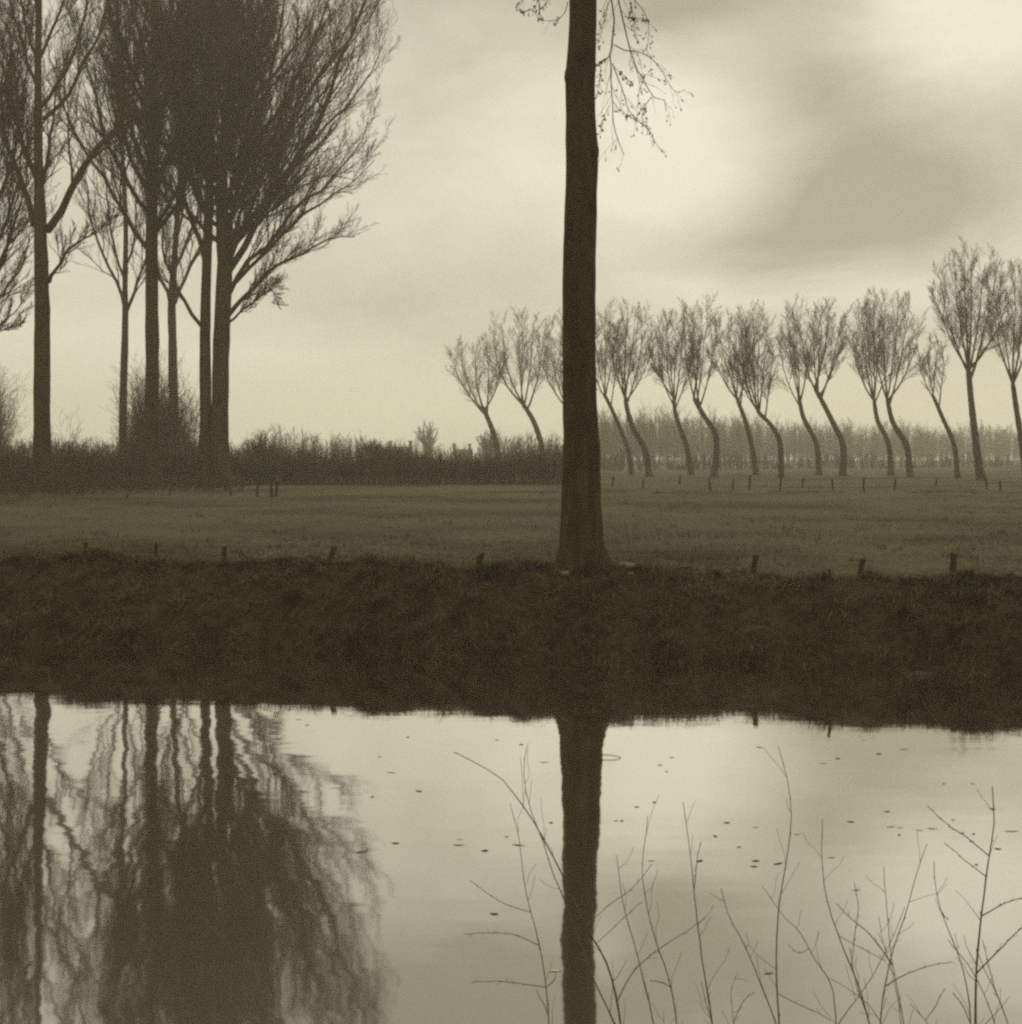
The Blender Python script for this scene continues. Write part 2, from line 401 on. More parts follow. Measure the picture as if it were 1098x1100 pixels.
for kz, kth, kr in ((7.7, 3.6, .20), (5.2, 4.9, .16), (6.7, .4, .15), (3.9, 4.4, .12)):      # old branch scars
    rel = rel + kr * np.exp(-((cz[:, None] - kz) / .10) ** 2 - ((np.mod(th[None] - kth + pi, 2 * pi) - pi) / .32) ** 2)
rel = rel + flare * (.16 * np.sin(5 * th + .6)[None] + .08 * np.sin(3 * th + 2)[None])
Vt = np.stack([cx[:, None] + rad[:, None] * rel * np.cos(th), TD + rad[:, None] * rel * np.sin(th), cz[:, None] + 0 * th], -1)
ii = np.arange(170 * ns).reshape(170, ns); i2 = np.roll(ii, -1, 1)
tq = np.stack([ii[1:], i2[1:], i2[:-1], ii[:-1]], -1).reshape(-1, 4)
base = np.array([(624 - CX) * px(TD), TD, GZ])
big = thing('poplar_tree', 'large dark poplar trunk alone on the bank at centre, drooping twigs at the top', 'tree', base)
link('trunk', mk_mesh('trunk', Vt.reshape(-1, 3) - base, tq, smooth=True), M_BARK, big)
rng = np.random.default_rng(77)
def P3(pts, D0, D1=None):
    D1 = D0 if D1 is None else D1; n = len(pts)
    return np.array([W(p[0], p[1], D0 + (D1 - D0) * i / max(n - 1, 1)) for i, p in enumerate(pts)])
def hanging(strands, rootpts, rootD):
    b = Bag()
    for pts, D0, D1, r in strands:
        P = resample(P3(pts, D0, D1), 16); P += np.cumsum(rng.normal(size=P.shape) * .002, 0) * .6
        R = np.linspace(r, r * .35, 16); b.tubes(P, R, 5)
        A, B = spawn(rng, P[None], R[None], 13, .12, 1, .75, -.2, .17, 4, .5, .0021, .08, -.2, fall=.25)
        b.tubes(A, B, 3)
        A2, B2 = spawn(rng, A, B, 2, .3, 1, .6, -.15, .4, 3, .7, .0016, .06)
        b.tubes(A2, B2, 3)
        ends = np.concatenate([A[:, -1], A2[:, -1], P[6::2]]); k = rng.uniform(size=len(ends)) < .5; ends = ends[k]
        b.buds(ends, rng.uniform(.006, .013, len(ends)), rng.uniform(.012, .034, len(ends)), rng.normal(size=(len(ends), 3)) + [0, 0, -1.2])
    if rootpts:
        P = resample(P3(rootpts, TD, rootD), 12); b.tubes(P, np.linspace(.035, .014, 12), 7)
    return b.build('hanging_branch', M_TWIG, big, base)
hanging([
 ([(652, -34), (657, 0), (660, 20), (659, 40), (655.6, 60), (657, 68), (657, 90), (658.6, 112), (659, 130), (664, 148), (671, 166)], 19.9, 19.7, .013),
 ([(655.6, 60), (649, 64), (644, 67), (641, 72)], 19.8, 19.8, .006),
 ([(658, 68), (670, 100), (677, 120), (684, 128), (698, 140), (706, 156), (714, 164)], 19.8, 19.5, .008),
 ([(660, 72), (669, 80), (678, 90)], 19.8, 19.7, .004),
 ([(658.6, 109), (668, 120), (684, 130)], 19.75, 19.6, .005),
 ([(656, -4), (650, 16), (646, 36), (642, 48)], 19.9, 19.8, .006),
 ([(646, 66), (644, 90), (641, 104)], 19.8, 19.85, .004),
 ([(655, 112), (649, 124), (644, 144)], 19.75, 19.8, .004),
], [(630, -150), (640, -110), (646, -70), (652, -34)], 19.9)
hanging([
 ([(655, -40), (664, 0), (670, 26), (678, 58), (686, 78), (694, 90), (700, 104), (712, 106), (715, 120)], 20.3, 20.0, .013),
 ([(659.8, 48), (672, 54), (684, 55), (700, 63), (712, 78), (720, 92), (727, 99), (736, 96)], 20.1, 19.9, .008),
 ([(700, 104), (692, 114), (690, 128), (698, 140)], 20.05, 20.0, .006),
 ([(680, 66), (688, 92), (686, 108), (694, 120)], 20.1, 20.1, .004),
 ([(668, -30), (682, 0), (692, 12), (697, 26), (695, 56)], 20.3, 20.4, .007),
 ([(670, 18), (684, 19), (696, 22)], 20.2, 20.2, .004),
 ([(676, -8), (681, 20), (683, 42)], 20.4, 20.4, .004),
], [(632, -190), (645, -130), (652, -80), (655, -40)], 20.3)
hanging([
 ([(610, 2), (606, 15), (598, 21), (586, 22), (578, 19), (575, 8), (584, -6)], 20.1, 19.8, .007),
 ([(575, 8), (567, 12), (560, 13), (556, 4)], 19.8, 19.7, .004),
 ([(578, -20), (579, 6), (580, 20)], 19.9, 19.8, .004),
 ([(590, -25), (588, -2), (583, 8)], 19.9, 19.9, .004),
], None, 0)
hanging([
 ([(600, -70), (590, -40), (578, -20), (566, -4), (558, 6)], 20.0, 19.8, .008),
 ([(597, -62), (594, -40), (590, -25)], 20.0, 19.9, .006),
], [(620, -160), (608, -120), (602, -85), (600, -70)], 20.0)
# the limbs and crown above the frame
b = Bag(); limbs = []
for k in range(9):
    z0 = 10.5 + k * .75; a = k * 2.4; L = rng.uniform(2.5, 4.2)
    c = np.array([np.interp(z0, cz[::-1], cx[::-1]), TD, z0]); d = np.array([math.cos(a) * .8, math.sin(a) * .8, 1.1])
    t = np.linspace(0, 1, 8)[:, None]; P = c + d * L * t * .7 + np.array([0, 0, 1.]) * L * .3 * t ** 2; P += np.cumsum(rng.normal(size=P.shape) * .05, 0) * t
    R = np.linspace(.07, .015, 8); lb = Bag(); lb.tubes(P, R, 7); lb.build('limb', M_BARK, big, base, True); limbs.append((P, R))
LP = np.stack([l[0] for l in limbs]); LR = np.stack([l[1] for l in limbs])
A, B = spawn(rng, LP, LR, 8, .2, 1, .6, .3, .45, 5, .5, .006); b.tubes(A, B, 3)
A, B = spawn(rng, A, B, 7, .2, 1, .6, .2, .45, 4, .5, .004); b.tubes(A, B, 3)
A, B = spawn(rng, A, B, 5, .2, 1, .6, .1, .5, 3, .6, .003); b.tubes(A, B, 3)
b.build('crown', M_TWIG, big, base)

# ------------------------------------------------------------------ the group of tall poplars on the left
def trunk_tube(bag, P, R, sides, rng, lump=.05):
    P = resample(P, 40); R = np.interp(np.linspace(0, 1, 40), np.linspace(0, 1, len(R)), R)
    R = R * (1 + lump * rng.normal(size=40) * .5); R[:4] *= np.array([1.35, 1.2, 1.1, 1.03])
    P = P + np.cumsum(rng.normal(size=P.shape) * R[:, None] * .03, 0)
    bag.tubes(P, R, sides); return P, R

def poplar(name, label, stems, limbs, auto, seed, D, mats=(M_BARK_FAR, M_TWIG), m=(11, 9, 6), lf=(.42, .4, .42), up=(.28, .2, .12), ang=(.5, .5, .55), rt=.009, group=None, sides=12, env=None):
    rng = np.random.default_rng(seed)
    x0, y0 = stems[0][0][0][:2]
    base = W(x0, HY + F * (CAMZ - GZ) / D, D); base[2] = ground_z(base[0], base[1]) - .05
    o = thing(name, label, 'tree', base, group)
    allP, allR, SP = [], [], []
    for pts, widths in stems:
        P = P3(pts, D); P[0, 2] = base[2]
        bg = Bag(); P, R = trunk_tube(bg, P, np.array(widths) / 2 * px(D), sides, rng)
        bg.build('trunk', mats[0], o, base, True); SP.append((P, R))
    def limb(P, r):
        P = resample(P, 12); P = P + np.cumsum(rng.normal(size=P.shape) * np.linalg.norm(P[-1] - P[0]) * .009, 0)
        R = np.linspace(r, max(r * .16, .012), 12)
        bg = Bag(); bg.tubes(P, R, 7); bg.build('limb', mats[0], o, base, True); allP.append(P); allR.append(R)
    for pts, wpx, dd in limbs:
        P = P3(pts, D); P[:, 1] += np.linspace(0, 1, len(P)) ** .8 * dd
        P[:, 0] *= P[:, 1] / D; P[:, 2] = CAMZ + (P[:, 2] - CAMZ) * P[:, 1] / D
        limb(P, wpx / 2 * px(D))
    for st, t0, t1, n, spread, rise in auto:      # further limbs round the stem
        P, R = SP[st]; a0 = rng.uniform(0, 6.28)
        for k in range(n):
            t = t0 + (t1 - t0) * (k + rng.uniform(0, .8)) / n; i = min(int(t * 39), 38); a = a0 + k * 2.39996
            c = P[i]; L = rise * (1 - .5 * (t - t0) / max(t1 - t0, .01)) * rng.uniform(.75, 1.2)
            out = np.array([math.cos(a), math.sin(a), 0]); u = np.linspace(0, 1, 6)[:, None]
            limb(c + out * spread * (u ** .8) * rng.uniform(.7, 1.15) * L / rise + np.array([0, 0, 1.]) * L * (u * .75 + u ** 2 * .25), min(R[i] * .55, .13))
    for P, R in SP:                               # the upper stem carries branches too
        k = 40 - 12; allP.append(P[k:]); allR.append(R[k:])
    LP, LR = np.stack(allP), np.stack(allR)
    b = Bag()
    def inside(A, B):                             # the crown's rounded outline, all the way round the stem
        if env is None: return A, B
        e = A[:, -1]; row = HY - (e[:, 2] - CAMZ) / px(D); q = np.hypot(e[:, 0] - (env[0] - CX) * px(D), e[:, 1] - D) / px(D)
        lim = np.interp(row, [v[0] for v in env[1]], [v[1] for v in env[1]]) * rng.normal(1, .035, len(e)); k = q < lim
        return A[k], B[k]
    A, B = inside(*spawn(rng, LP, LR, m[0], .12, 1, ang[0], up[0], lf[0], 6, .5, rt * 1.6, .03, .12)); b.tubes(A, B, 3)
    A, B = inside(*spawn(rng, A, B, m[1], .12, 1, ang[1], up[1], lf[1], 5, .55, rt * 1.15, .04, .08)); b.tubes(A, B, 3)
    A, B = inside(*spawn(rng, A, B, m[2], .1, 1, ang[2], up[2], lf[2], 4, .7, rt, .05, .05)); b.tubes(A, B, 3)
    b.build('crown', mats[1], o, base)
    return o

G1 = 'tall bare poplars in the group at left'
poplar('poplar_tree', 'tall bare poplar with one straight trunk, standing apart left of its group',
 [([(46, 530), (45, 450), (45, 350), (44, 250), (42, 150), (42, 60), (43, 0), (45, -90), (46, -170)], [20, 17.5, 17, 15, 10, 8, 6.5, 4, 1.5])],
 [([(49, 246), (68, 213), (94, 160), (123, 115), (135, 70), (146, 20), (156, -50)], 9, -2), ([(47, 125), (75, 92), (97, 45), (112, 0), (120, -60)], 5, 2),
  ([(39, 240), (27, 208), (12, 165), (2, 110), (-2, 50), (-5, -30)], 7, 1), ([(42, 70), (28, 25), (20, -20), (16, -70)], 4, -1),
  ([(53, 303), (61, 291), (74, 266), (98, 250), (125, 232)], 4.5, -2), ([(42, 60), (60, 25), (72, -20), (80, -80)], 4, 1), ([(41, 200), (24, 150), (15, 90), (14, 20)], 4.5, -3)],
 [(0, .42, .9, 7, 3.0, 7.0)], 101, 66, m=(15, 11, 8), lf=(.40, .42, .45), rt=.0075, group=G1)
poplar('poplar_tree', 'tall bare poplar with a straight trunk left of the twin-stemmed poplar',
 [([(163, 525), (163, 400), (163, 260), (164, 150), (166, 50), (168, -60), (170, -160)], [18, 15, 14, 12, 9, 5, 1.5])],
 [([(157, 262), (123, 217), (100, 180), (82, 135), (70, 95), (62, 40)], 5, 2), ([(168, 200), (185, 150), (196, 90), (200, 20), (202, -60)], 6, -2), ([(160, 190), (146, 140), (136, 80), (130, 10), (126, -60)], 6, -2),
  ([(167, 240), (186, 215), (205, 170), (216, 110), (222, 40)], 5, 3)],
 [(0, .42, .92, 14, 3.4, 8.5), (0, .40, .7, 8, 4.6, 8)], 102, 76, m=(17, 11, 8), lf=(.44, .42, .45), rt=.0075, group=G1)
poplar('poplar_tree', 'broad bare poplar with twin stems and the widest crown of the group',
 [([(235, 525), (235, 450), (236, 380), (238, 330), (240, 290), (238, 250), (236, 200), (242, 120), (250, 40), (256, -60), (258, -150)], [23, 19, 18.5, 18, 15, 13, 11, 9, 6.5, 4, 1.5]),
  ([(222, 525), (221, 450), (220.5, 380), (221, 330), (222, 290), (225, 200), (224, 100), (222, 0), (220, -110)], [17, 13, 12, 10.5, 10, 8.5, 7, 5, 1.5])],
 [([(246, 338), (262, 318), (283, 293), (318, 272), (350, 256), (374, 252)], 5.5, -2), ([(245, 300), (279, 254), (303, 230), (336, 176), (354, 135), (379, 70), (402, 16), (412, -40)], 8, 1),
  ([(240, 252), (254, 220), (279, 175), (303, 131), (328, 78), (356, 33), (378, -30)], 7, -3), ([(241, 262), (254, 197), (270, 143), (287, 82), (303, 20), (315, -60)], 7, 2), 
  ([(239, 225), (262, 150), (272, 90), (282, 20), (288, -60)], 6, 5), ([(217, 348), (201, 324), (188, 300), (176, 270), (172, 230), (170, 180)], 4.5, 2), ([(222, 280), (205, 230), (196, 170), (190, 100), (188, 20)], 6, -3),
  ([(247, 320), (270, 280), (300, 250), (328, 215), (352, 190), (384, 160), (408, 122)], 5.5, 4), ([(244, 290), (268, 230), (300, 170), (330, 120), (365, 60), (392, 0)], 5.5, -5), ([(246, 345), (266, 330), (284, 316), (298, 306)], 3, -1), ([(270, 306), (284, 303), (294, 312), (301, 332)], 1.8, -1), ([(244, 315), (288, 266), (330, 226), (366, 200), (396, 172)], 5, 1.5), ([(242, 270), (300, 196), (350, 138), (396, 92), (418, 48)], 5.5, -1.5), ([(241, 240), (290, 150), (335, 80), (375, 20), (396, -40)], 5, 3.5),
  ([(243, 280), (275, 240), (310, 215), (345, 200), (380, 205)], 4, -4), ([(236, 180), (250, 110), (256, 40), (258, -40)], 5, -4)],
 [(0, .42, .92, 13, 3.2, 8.0), (1, .45, .92, 10, 2.8, 7.5), (0, .36, .74, 26, 7.6, 8.4)], 103, 75, m=(19, 13, 9), lf=(.40, .42, .45), ang=(.52, .6, .65), rt=.0062, group=G1, sides=14,
 env=(240, [(-165, 50), (-130, 115), (-60, 186), (0, 200), (60, 206), (100, 199), (150, 182), (200, 170), (240, 168), (258, 160), (272, 132), (290, 92), (335, 74), (350, 40)]))
poplar('poplar_tree', 'thin bare poplar behind, leftmost of the two slender trunks in the group',
 [([(132, 512), (132, 430), (134, 350), (134, 300), (135, 250), (133, 200), (130, 120), (128, 40), (127, -20)], [10, 8.5, 8, 6, 5, 4.5, 4, 3, 1.2])],
 [([(133, 335), (120, 300), (108, 270), (98, 240), (92, 200), (90, 150)], 4, 1), ([(135, 338), (147, 312), (156, 285), (163, 240), (166, 190)], 4, -1), ([(134, 300), (122, 262), (116, 220), (114, 160)], 3, -2), ([(135, 290), (146, 250), (150, 200), (152, 150)], 3, 2)],
 [(0, .5, .9, 7, 2.4, 6.5)], 104, 98, m=(14, 9, 7), rt=.0085, lf=(.42, .42, .45), group=G1, sides=8)
poplar('poplar_tree', 'thin bare poplar seen between the straight trunk and the twin-stemmed trunk',
 [([(186, 515), (187, 440), (186, 370), (185, 330), (188, 280), (192, 220), (198, 130), (203, 50), (206, -30)], [12, 10.5, 9.5, 8.5, 6, 5.5, 4.5, 3.5, 1.2])],
 [([(187, 325), (202, 292), (215, 262), (230, 215), (238, 160)], 4.5, 2), ([(184, 330), (177, 300), (170, 270), (164, 220), (162, 160)], 4.5, -1), ([(188, 290), (204, 250), (212, 200), (218, 120)], 4, -2)],
 [(0, .48, .9, 9, 2.8, 7.5)], 105, 98, m=(15, 10, 7), rt=.0085, lf=(.44, .42, .45), group=G1, sides=8)
poplar('poplar_tree', 'bare poplar at the left edge, only its drooping right branches in the picture',
 [([(-52, 525), (-52, 400), (-50, 300), (-48, 200), (-46, 80), (-44, -40), (-44, -120)], [19, 16, 15, 12, 9, 5, 1.5])],
 [([(-46, 385), (-20, 345), (2, 318), (18, 296), (30, 262)], 5, -1), ([(-46, 350), (-18, 300), (6, 250), (22, 200), (30, 150)], 6, 1), ([(-47, 300), (-20, 240), (0, 180), (12, 110), (18, 40)], 6, -2), ([(-46, 370), (-22, 356), (0, 352), (22, 350)], 3.5, 1),
  ([(-45, 250), (-20, 180), (-8, 100), (-2, 20)], 5, 3), ([(-46, 360), (-10, 315), (14, 270), (28, 225), (36, 180)], 5, 3), ([(-46, 330), (-6, 280), (14, 235), (26, 170), (34, 110)], 5, -3), ([(-46, 395), (-15, 365), (8, 338), (26, 318)], 4, -2)],
 [(0, .4, .9, 12, 4.2, 7.5)], 106, 70, m=(16, 11, 8), lf=(.44, .42, .45), rt=.0075, group=G1)

# ------------------------------------------------------------------ the row of leaning pollard trees beyond the meadow
ROW = [ # trunk from base to fork in photo pixels, crown x0, x1, top row, base width, distance, label
 ([(536, 500), (534, 482), (530, 465), (524, 449), (518, 436)], 476, 543, 354, 7.5, 140, 'leftmost and smallest of the leaning bare trees, rising behind the dark hedge'),
 ([(584, 500), (583, 487), (579, 468), (573, 452), (560, 431)], 530, 588, 330, 7.5, 137, 'bent bare tree next to the leftmost leaning tree, rising behind the dark hedge'),
 ([(634, 508), (632, 490), (624, 465), (613, 444), (606, 430)], 582, 632, 338, 7, 132, 'leaning bare tree whose trunk is hidden by the big trunk on the bank'),
 ([(679, 510), (675, 484), (667, 462), (657, 439), (649, 423)], 634, 668, 332, 6, 122, 'thin straight-leaning bare tree close beside the right of the big trunk'),
 ([(698, 514), (692, 481), (679.5, 458.5), (674, 440), (671.5, 425)], 648, 700, 322, 7.5, 112, 'second bare leaning tree to the right of the big trunk, with a broad crown'),
 ([(743, 511), (738, 481), (729, 455), (725, 440), (724, 425)], 697, 742, 328, 6.5, 120, 'upright thin bare tree left of the sharply elbowed tree'),
 ([(767, 513), (770, 484), (769, 468), (756, 446), (745, 427)], 727, 773, 316, 7.5, 110, 'bare tree with a sharply elbowed trunk, its crown touching the thin tree left'),
 ([(812.4, 511.5), (808.6, 484.5), (801, 453), (791, 426)], 768, 811, 330, 6.5, 118, 'gently leaning bare tree left of the tree with the hooked trunk'),
 ([(839, 515), (839, 491), (837, 472), (827.7, 456), (813.4, 441.8)], 790, 830, 332, 7, 108, 'bare tree with a hooked trunk and low narrow crown above a stake'),
 ([(880, 510), (876.8, 476.6), (862.5, 446.5), (857.8, 422.7)], 838, 874, 323, 6.5, 121, 'slim bare tree, left one of the pair whose crowns mingle right of the hooked tree'),
 ([(905.3, 511.5), (904.7, 475), (895.8, 456), (884.7, 433.8), (875, 416)], 860, 914, 320, 7.5, 113, 'bare tree with low right fork, right one of the pair beside the hooked tree'),
 ([(957.6, 511), (952.9, 471.9), (943.3, 452.9), (938.6, 427.5)], 914, 956, 310, 6.5, 117, 'slim bare tree in the tall close pair left of the stunted tree'),
 ([(978, 512.5), (973.5, 478), (959, 453), (952.9, 427.5)], 936, 989, 304, 7.5, 110, 'curved bare tree with the bushier crown in the pair just left of the stunted tree'),
 ([(1029, 514), (1024, 475), (1013, 449.7), (1002, 424)], 989, 1016, 354, 6, 104, 'stunted bare tree with a sparse small crown beside the tallest tree'),
 ([(1053.6, 516), (1048, 472), (1043, 427.5), (1040, 392.6)], 1002, 1078, 270, 9, 96, 'tallest bare tree of the leaning row, with a nearly straight trunk'),
 ([(1103, 516), (1098, 478), (1092, 440), (1087.6, 408.5)], 1066, 1120, 274, 8, 96, 'bare leaning tree cut by the right edge of the picture'),
]
for n_, (tr, x0, x1, yt, wd, D, lab) in enumerate(ROW):
    rng = np.random.default_rng(300 + n_)
    base = W(tr[0][0], HY + F * (CAMZ - GZ) / D, D); base[2] = ground_z(base[0], base[1]) - .05
    o = thing('leaning_tree', lab, 'tree', base, 'leaning bare trees beyond the meadow')
    P = P3(tr, D); P[0, 2] = min(P[0, 2], base[2])
    bg = Bag(); P = resample(P, 30); R = np.linspace(wd / 2, wd / 2 * .62, 30) * px(D); R[:3] *= np.array([1.3, 1.15, 1.05])
    R = R * (1 + rng.normal(size=30) * .03); R[-2:] *= np.array([.85, .6])
    bg.tubes(P, R, 9); bg.build('trunk', M_BARK_FAR, o, base, True)
    fork = P[-1]; n = {13: 4, 14: 8}.get(n_, 5 + n_ % 3); LP, LR = [], []
    xc, hw = (x0 + x1) / 2, (x1 - x0) / 2; fy = tr[-1][1]
    for k in range(n):
        u = -1 + 2 * (k + rng.uniform(.2, .8)) / n
        tx = xc + hw * 1.16 * u; ty = yt + 1 + (fy - yt) * (.05 + .30 * abs(u) ** 2.2) + rng.uniform(0, .08) * (fy - yt)
        dd = rng.uniform(-1, 1) * math.sqrt(max(0, 1 - u * u)) * hw * px(D) * 1.0
        start = P[int(29 - rng.uniform(0, 5 if abs(u) > .4 else 2))]
        start = P[-1] - (P[-1] - P[-2]) * .3 if k == n // 2 else start
        T = W(tx, ty, D); T = CAMZ * np.array([0, 0, 1]) + (T - [0, 0, CAMZ]) * (D + dd) / D
        c1 = start + (T - start) * .40 + np.array([(T - start)[0] * rng.uniform(.25, .6), (T - start)[1] * .4, -(T - start)[2] * rng.uniform(.02, .1)]) + (P[-1] - P[-4]) * .5
        t = np.linspace(0, 1, 10)[:, None]
        L = start * (1 - t) ** 2 + 2 * c1 * t * (1 - t) + T * t ** 2; L = L + np.cumsum(rng.normal(size=L.shape) * .055, 0) * t
        r0 = R[-4] * rng.uniform(.42, .62); Rr = r0 + (.012 - r0) * np.linspace(0, 1, 10) ** .7
        bg = Bag(); bg.tubes(L, Rr, 6); bg.build('limb', M_BARK_FAR, o, base, True); LP.append(L); LR.append(Rr)
    LP, LR = np.stack(LP), np.stack(LR); b = Bag(); fine = .75 if n_ == 13 else 1
    A, B = spawn(rng, LP, LR, 14, .2, .97, .58, .14, .38, 5, .45, .0115, .022, .12); b.tubes(A, B, 3)
    A, B = spawn(rng, A, B, int(11 * fine), .12, 1, .6, .09, .46, 4, .6, .0070, .03, .06); b.tubes(A, B, 3)
    A, B = spawn(rng, A, B, int(9 * fine), .1, 1, .62, .04, .52, 3, .75, .0048, .04); b.tubes(A, B, 3)
    b.build('crown', M_TWIG, o, base)

# ------------------------------------------------------------------ hedge, undergrowth, bushes
def thicket(n, sample, h, rng, leafy=10, r=.008, lean=.5):
    """arching leafless stems with side twigs, rooted where sample() says"""
    X, Y, H = sample(n); Z = ground_z(X, Y) - .03
    a = rng.uniform(0, 2 * pi, n); L = h * H * rng.uniform(.5, 1.1, n); ln = lean * rng.uniform(.2, 1, n) * L
    t = np.linspace(0, 1, 6)
    P = np.stack([X[:, None] + np.cos(a)[:, None] * ln[:, None] * t ** 1.4, Y[:, None] + np.sin(a)[:, None] * ln[:, None] * t ** 1.4, Z[:, None] + L[:, None] * (t * 1.15 - .15 * t ** 2)], -1)
    P[:, 1:] += rng.normal(size=(n, 5, 3)) * .03; R = np.linspace(r * 1.6, r * .7, 6)[None] + np.zeros((n, 1))
    b = Bag(); b.tubes(P, R, 3)
    A, B = spawn(rng, P, R, 6, .15, 1, .7, .15, .4, 4, .7, r * .8, .08); b.tubes(A, B, 3)
    A, B = spawn(rng, A, B, 3, .2, 1, .7, .1, .5, 3, .8, r * .7, .08); b.tubes(A, B, 3)
    if leafy:
        k = rng.integers(0, len(A), int(len(A) * leafy)); C = A[k, -1] + rng.normal(size=(len(k), 3)) * .05
        b.buds(C, rng.uniform(.010, .022, len(k)), rng.uniform(.015, .035, len(k)), rng.normal(size=(len(k), 3)))
    return b
rng = np.random.default_rng(55)
def hedge_s(n):
    x = rng.uniform(238, 622, n); D = 80 + 1.3 * wob(x, 0 * x, .09, 66) + rng.uniform(0, 1, n) ** 1.4 * 5; X = (x - CX) / F * D
    H = np.interp(x, [238, 285, 300, 330, 350, 420, 450, 520, 560, 610, 660], [.66, .72, .86, .74, .80, .78, .66, .62, .78, .70, .45]) * (1 + .12 * wob(X, D * 0, 1.2, 61) + .16 * wob(X, D * 0, 3.7, 62))
    return X, D, H
hb = thicket(2100, hedge_s, 2.3, rng, .3); c0 = np.array([-4.5, 82, GZ])
tag(hb.build('hedgerow', M_HEDGE, loc=c0), 'long dark leafless hedge across the back of the meadow left of the big trunk', 'hedge')
def und_s(n):
    x = rng.uniform(-90, 262, n); D = 1 / rng.uniform(1 / 84, 1 / 50, n)
    lim = np.interp(x, [-90, 0, 60, 130, 200, 262], [63, 65, 68, 76, 78, 79]); low = rng.uniform(0, 1, n) < .22     # most of it stands behind the trunks
    D = np.where(low, np.maximum(D, lim - 14 + rng.uniform(0, 12, n)), np.maximum(D, lim + rng.uniform(0, 14, n))); X = (x - CX) / F * D
    return X, D, np.clip(1.0 + .4 * wob(X, D, .9, 63), .3, 1.6) * np.where(low, .38, np.interp(D, [62, 84], [.9, 1.2]))
ub = thicket(3900, und_s, 1.55, rng, .5, lean=.9)
tag(ub.build('undergrowth', M_HEDGE), 'dark tangle of bramble and scrub around the feet of the left poplars', 'undergrowth', kind='stuff')

def bush(name, label, x, D, half, top, n, seed, r=.009, mat=M_HEDGE, leafy=.6):
    rg = np.random.default_rng(seed); c = np.array([(x - CX) / F * D, D, 0]); c[2] = ground_z(c[0], c[1]); H = CAMZ - (top - HY) * px(D) - c[2]
    w = half * px(D)
    def smp(n):
        a = rg.uniform(0, 6.28, n); q = np.sqrt(rg.uniform(0, 1, n)); return c[0] + np.cos(a) * q * w * .75, c[1] + np.sin(a) * q * w * .6, 1 - .35 * q ** 2
    b = thicket(n, smp, H, rg, leafy, r, lean=.35)
    tag(b.build(name, mat, loc=c), label, 'shrub')
bush('shrub', 'large twiggy bush behind the bases of the left poplars', 172, 92, 46, 398, 420, 71, .010)
bush('shrub', 'pale tall bush at the left edge beyond the undergrowth', -12, 110, 26, 398, 200, 72, .011)
bush('shrub', 'thin wispy sapling standing between the single left poplar and the group', 70, 86, 7, 445, 10, 73, .007, leafy=0)
bush('shrub', 'rounded bush in the hedge line just right of the left poplars', 284, 90, 17, 466, 170, 74, .010)

# ------------------------------------------------------------------ distant woods, trees and cottages
def wood(name, label, n, xs, Dfn, hfn, seed, twig=.02, m=(11, 6), low=.25, depth=30, trunk=.09):
    rg = np.random.default_rng(seed); x = rg.uniform(xs[0], xs[1], n); D = Dfn(x) + rg.uniform(0, depth, n); X = (x - CX) / F * D
    H = hfn(x) * np.clip(rg.normal(.9, .13, n), .45, 1.15) * (1 + .06 * wob(x, 0 * x, .11, seed)); Z = ground_z(X, D) - .1; t = np.linspace(0, 1, 6)
    P = np.stack([X[:, None] + 0 * t, D[:, None] + 0 * t, Z[:, None] + H[:, None] * t], -1); P[:, 1:, :2] += np.cumsum(rg.normal(size=(n, 5, 2)) * .10, 1)
    R = np.linspace(trunk, .03, 6)[None] * rg.uniform(.6, 1.3, (n, 1)); b = Bag(); b.tubes(P, R, 4)
    A, B = spawn(rg, P, R, m[0], low, 1, .75, .22, .34, 4, .5, twig * 1.2, .08, .15); b.tubes(A, B, 3)
    A, B = spawn(rg, A, B, m[1], .1, 1, .7, .12, .5, 3, .7, twig * .8, .08, .1); b.tubes(A, B, 3)
    return tag(b.build(name, M_WOOD), label, 'wood', kind='stuff')
wood('distant_wood', 'hazy grey wood of thin bare trees behind the leaning row', 1100, (628, 1190), lambda x: np.interp(x, [628, 800, 1190], [225, 270, 370]),
     lambda x: np.interp(x, [628, 655, 690, 760, 830, 900, 1000, 1190], [6.5, 8.0, 8.6, 8.4, 8.0, 7.7, 7.6, 7.6]), 81, .015, m=(16, 10), low=.12, depth=70, trunk=.075)
wood('distant_wood', 'low hazy belt of trees far behind the hedge', 620, (-200, 640), lambda x: 165 + 0 * x,
     lambda x: np.interp(x, [-200, 240, 272, 286, 330, 346, 398, 412, 422, 448, 462, 482, 512, 528, 560, 610, 640], [3.3, 2.9, 3.3, 4.3, 4.2, 3.7, 3.5, 2.7, 2.2, 2.2, 2.9, 2.2, 2.1, 4.0, 3.9, 4.0, 3.8]), 82, .013, m=(13, 8), low=.03, depth=28, trunk=.05)
wood('scrub_belt', 'low scrub along the far edge of the meadow below the distant wood', 420, (640, 1200), lambda x: 150 + (x - 640) * .12,
     lambda x: 1.5 + .5 * np.sin(x * .05) + .4 * np.sin(x * .17), 83, .012, low=.05, depth=20)
wood('distant_wood', 'faint grey line of trees on the horizon', 700, (-350, 1450), lambda x: 480 + 0 * x, lambda x: 6.0 + 1.2 * np.sin(x * .021) + .8 * np.sin(x * .057), 84, .035, low=.05, depth=60)

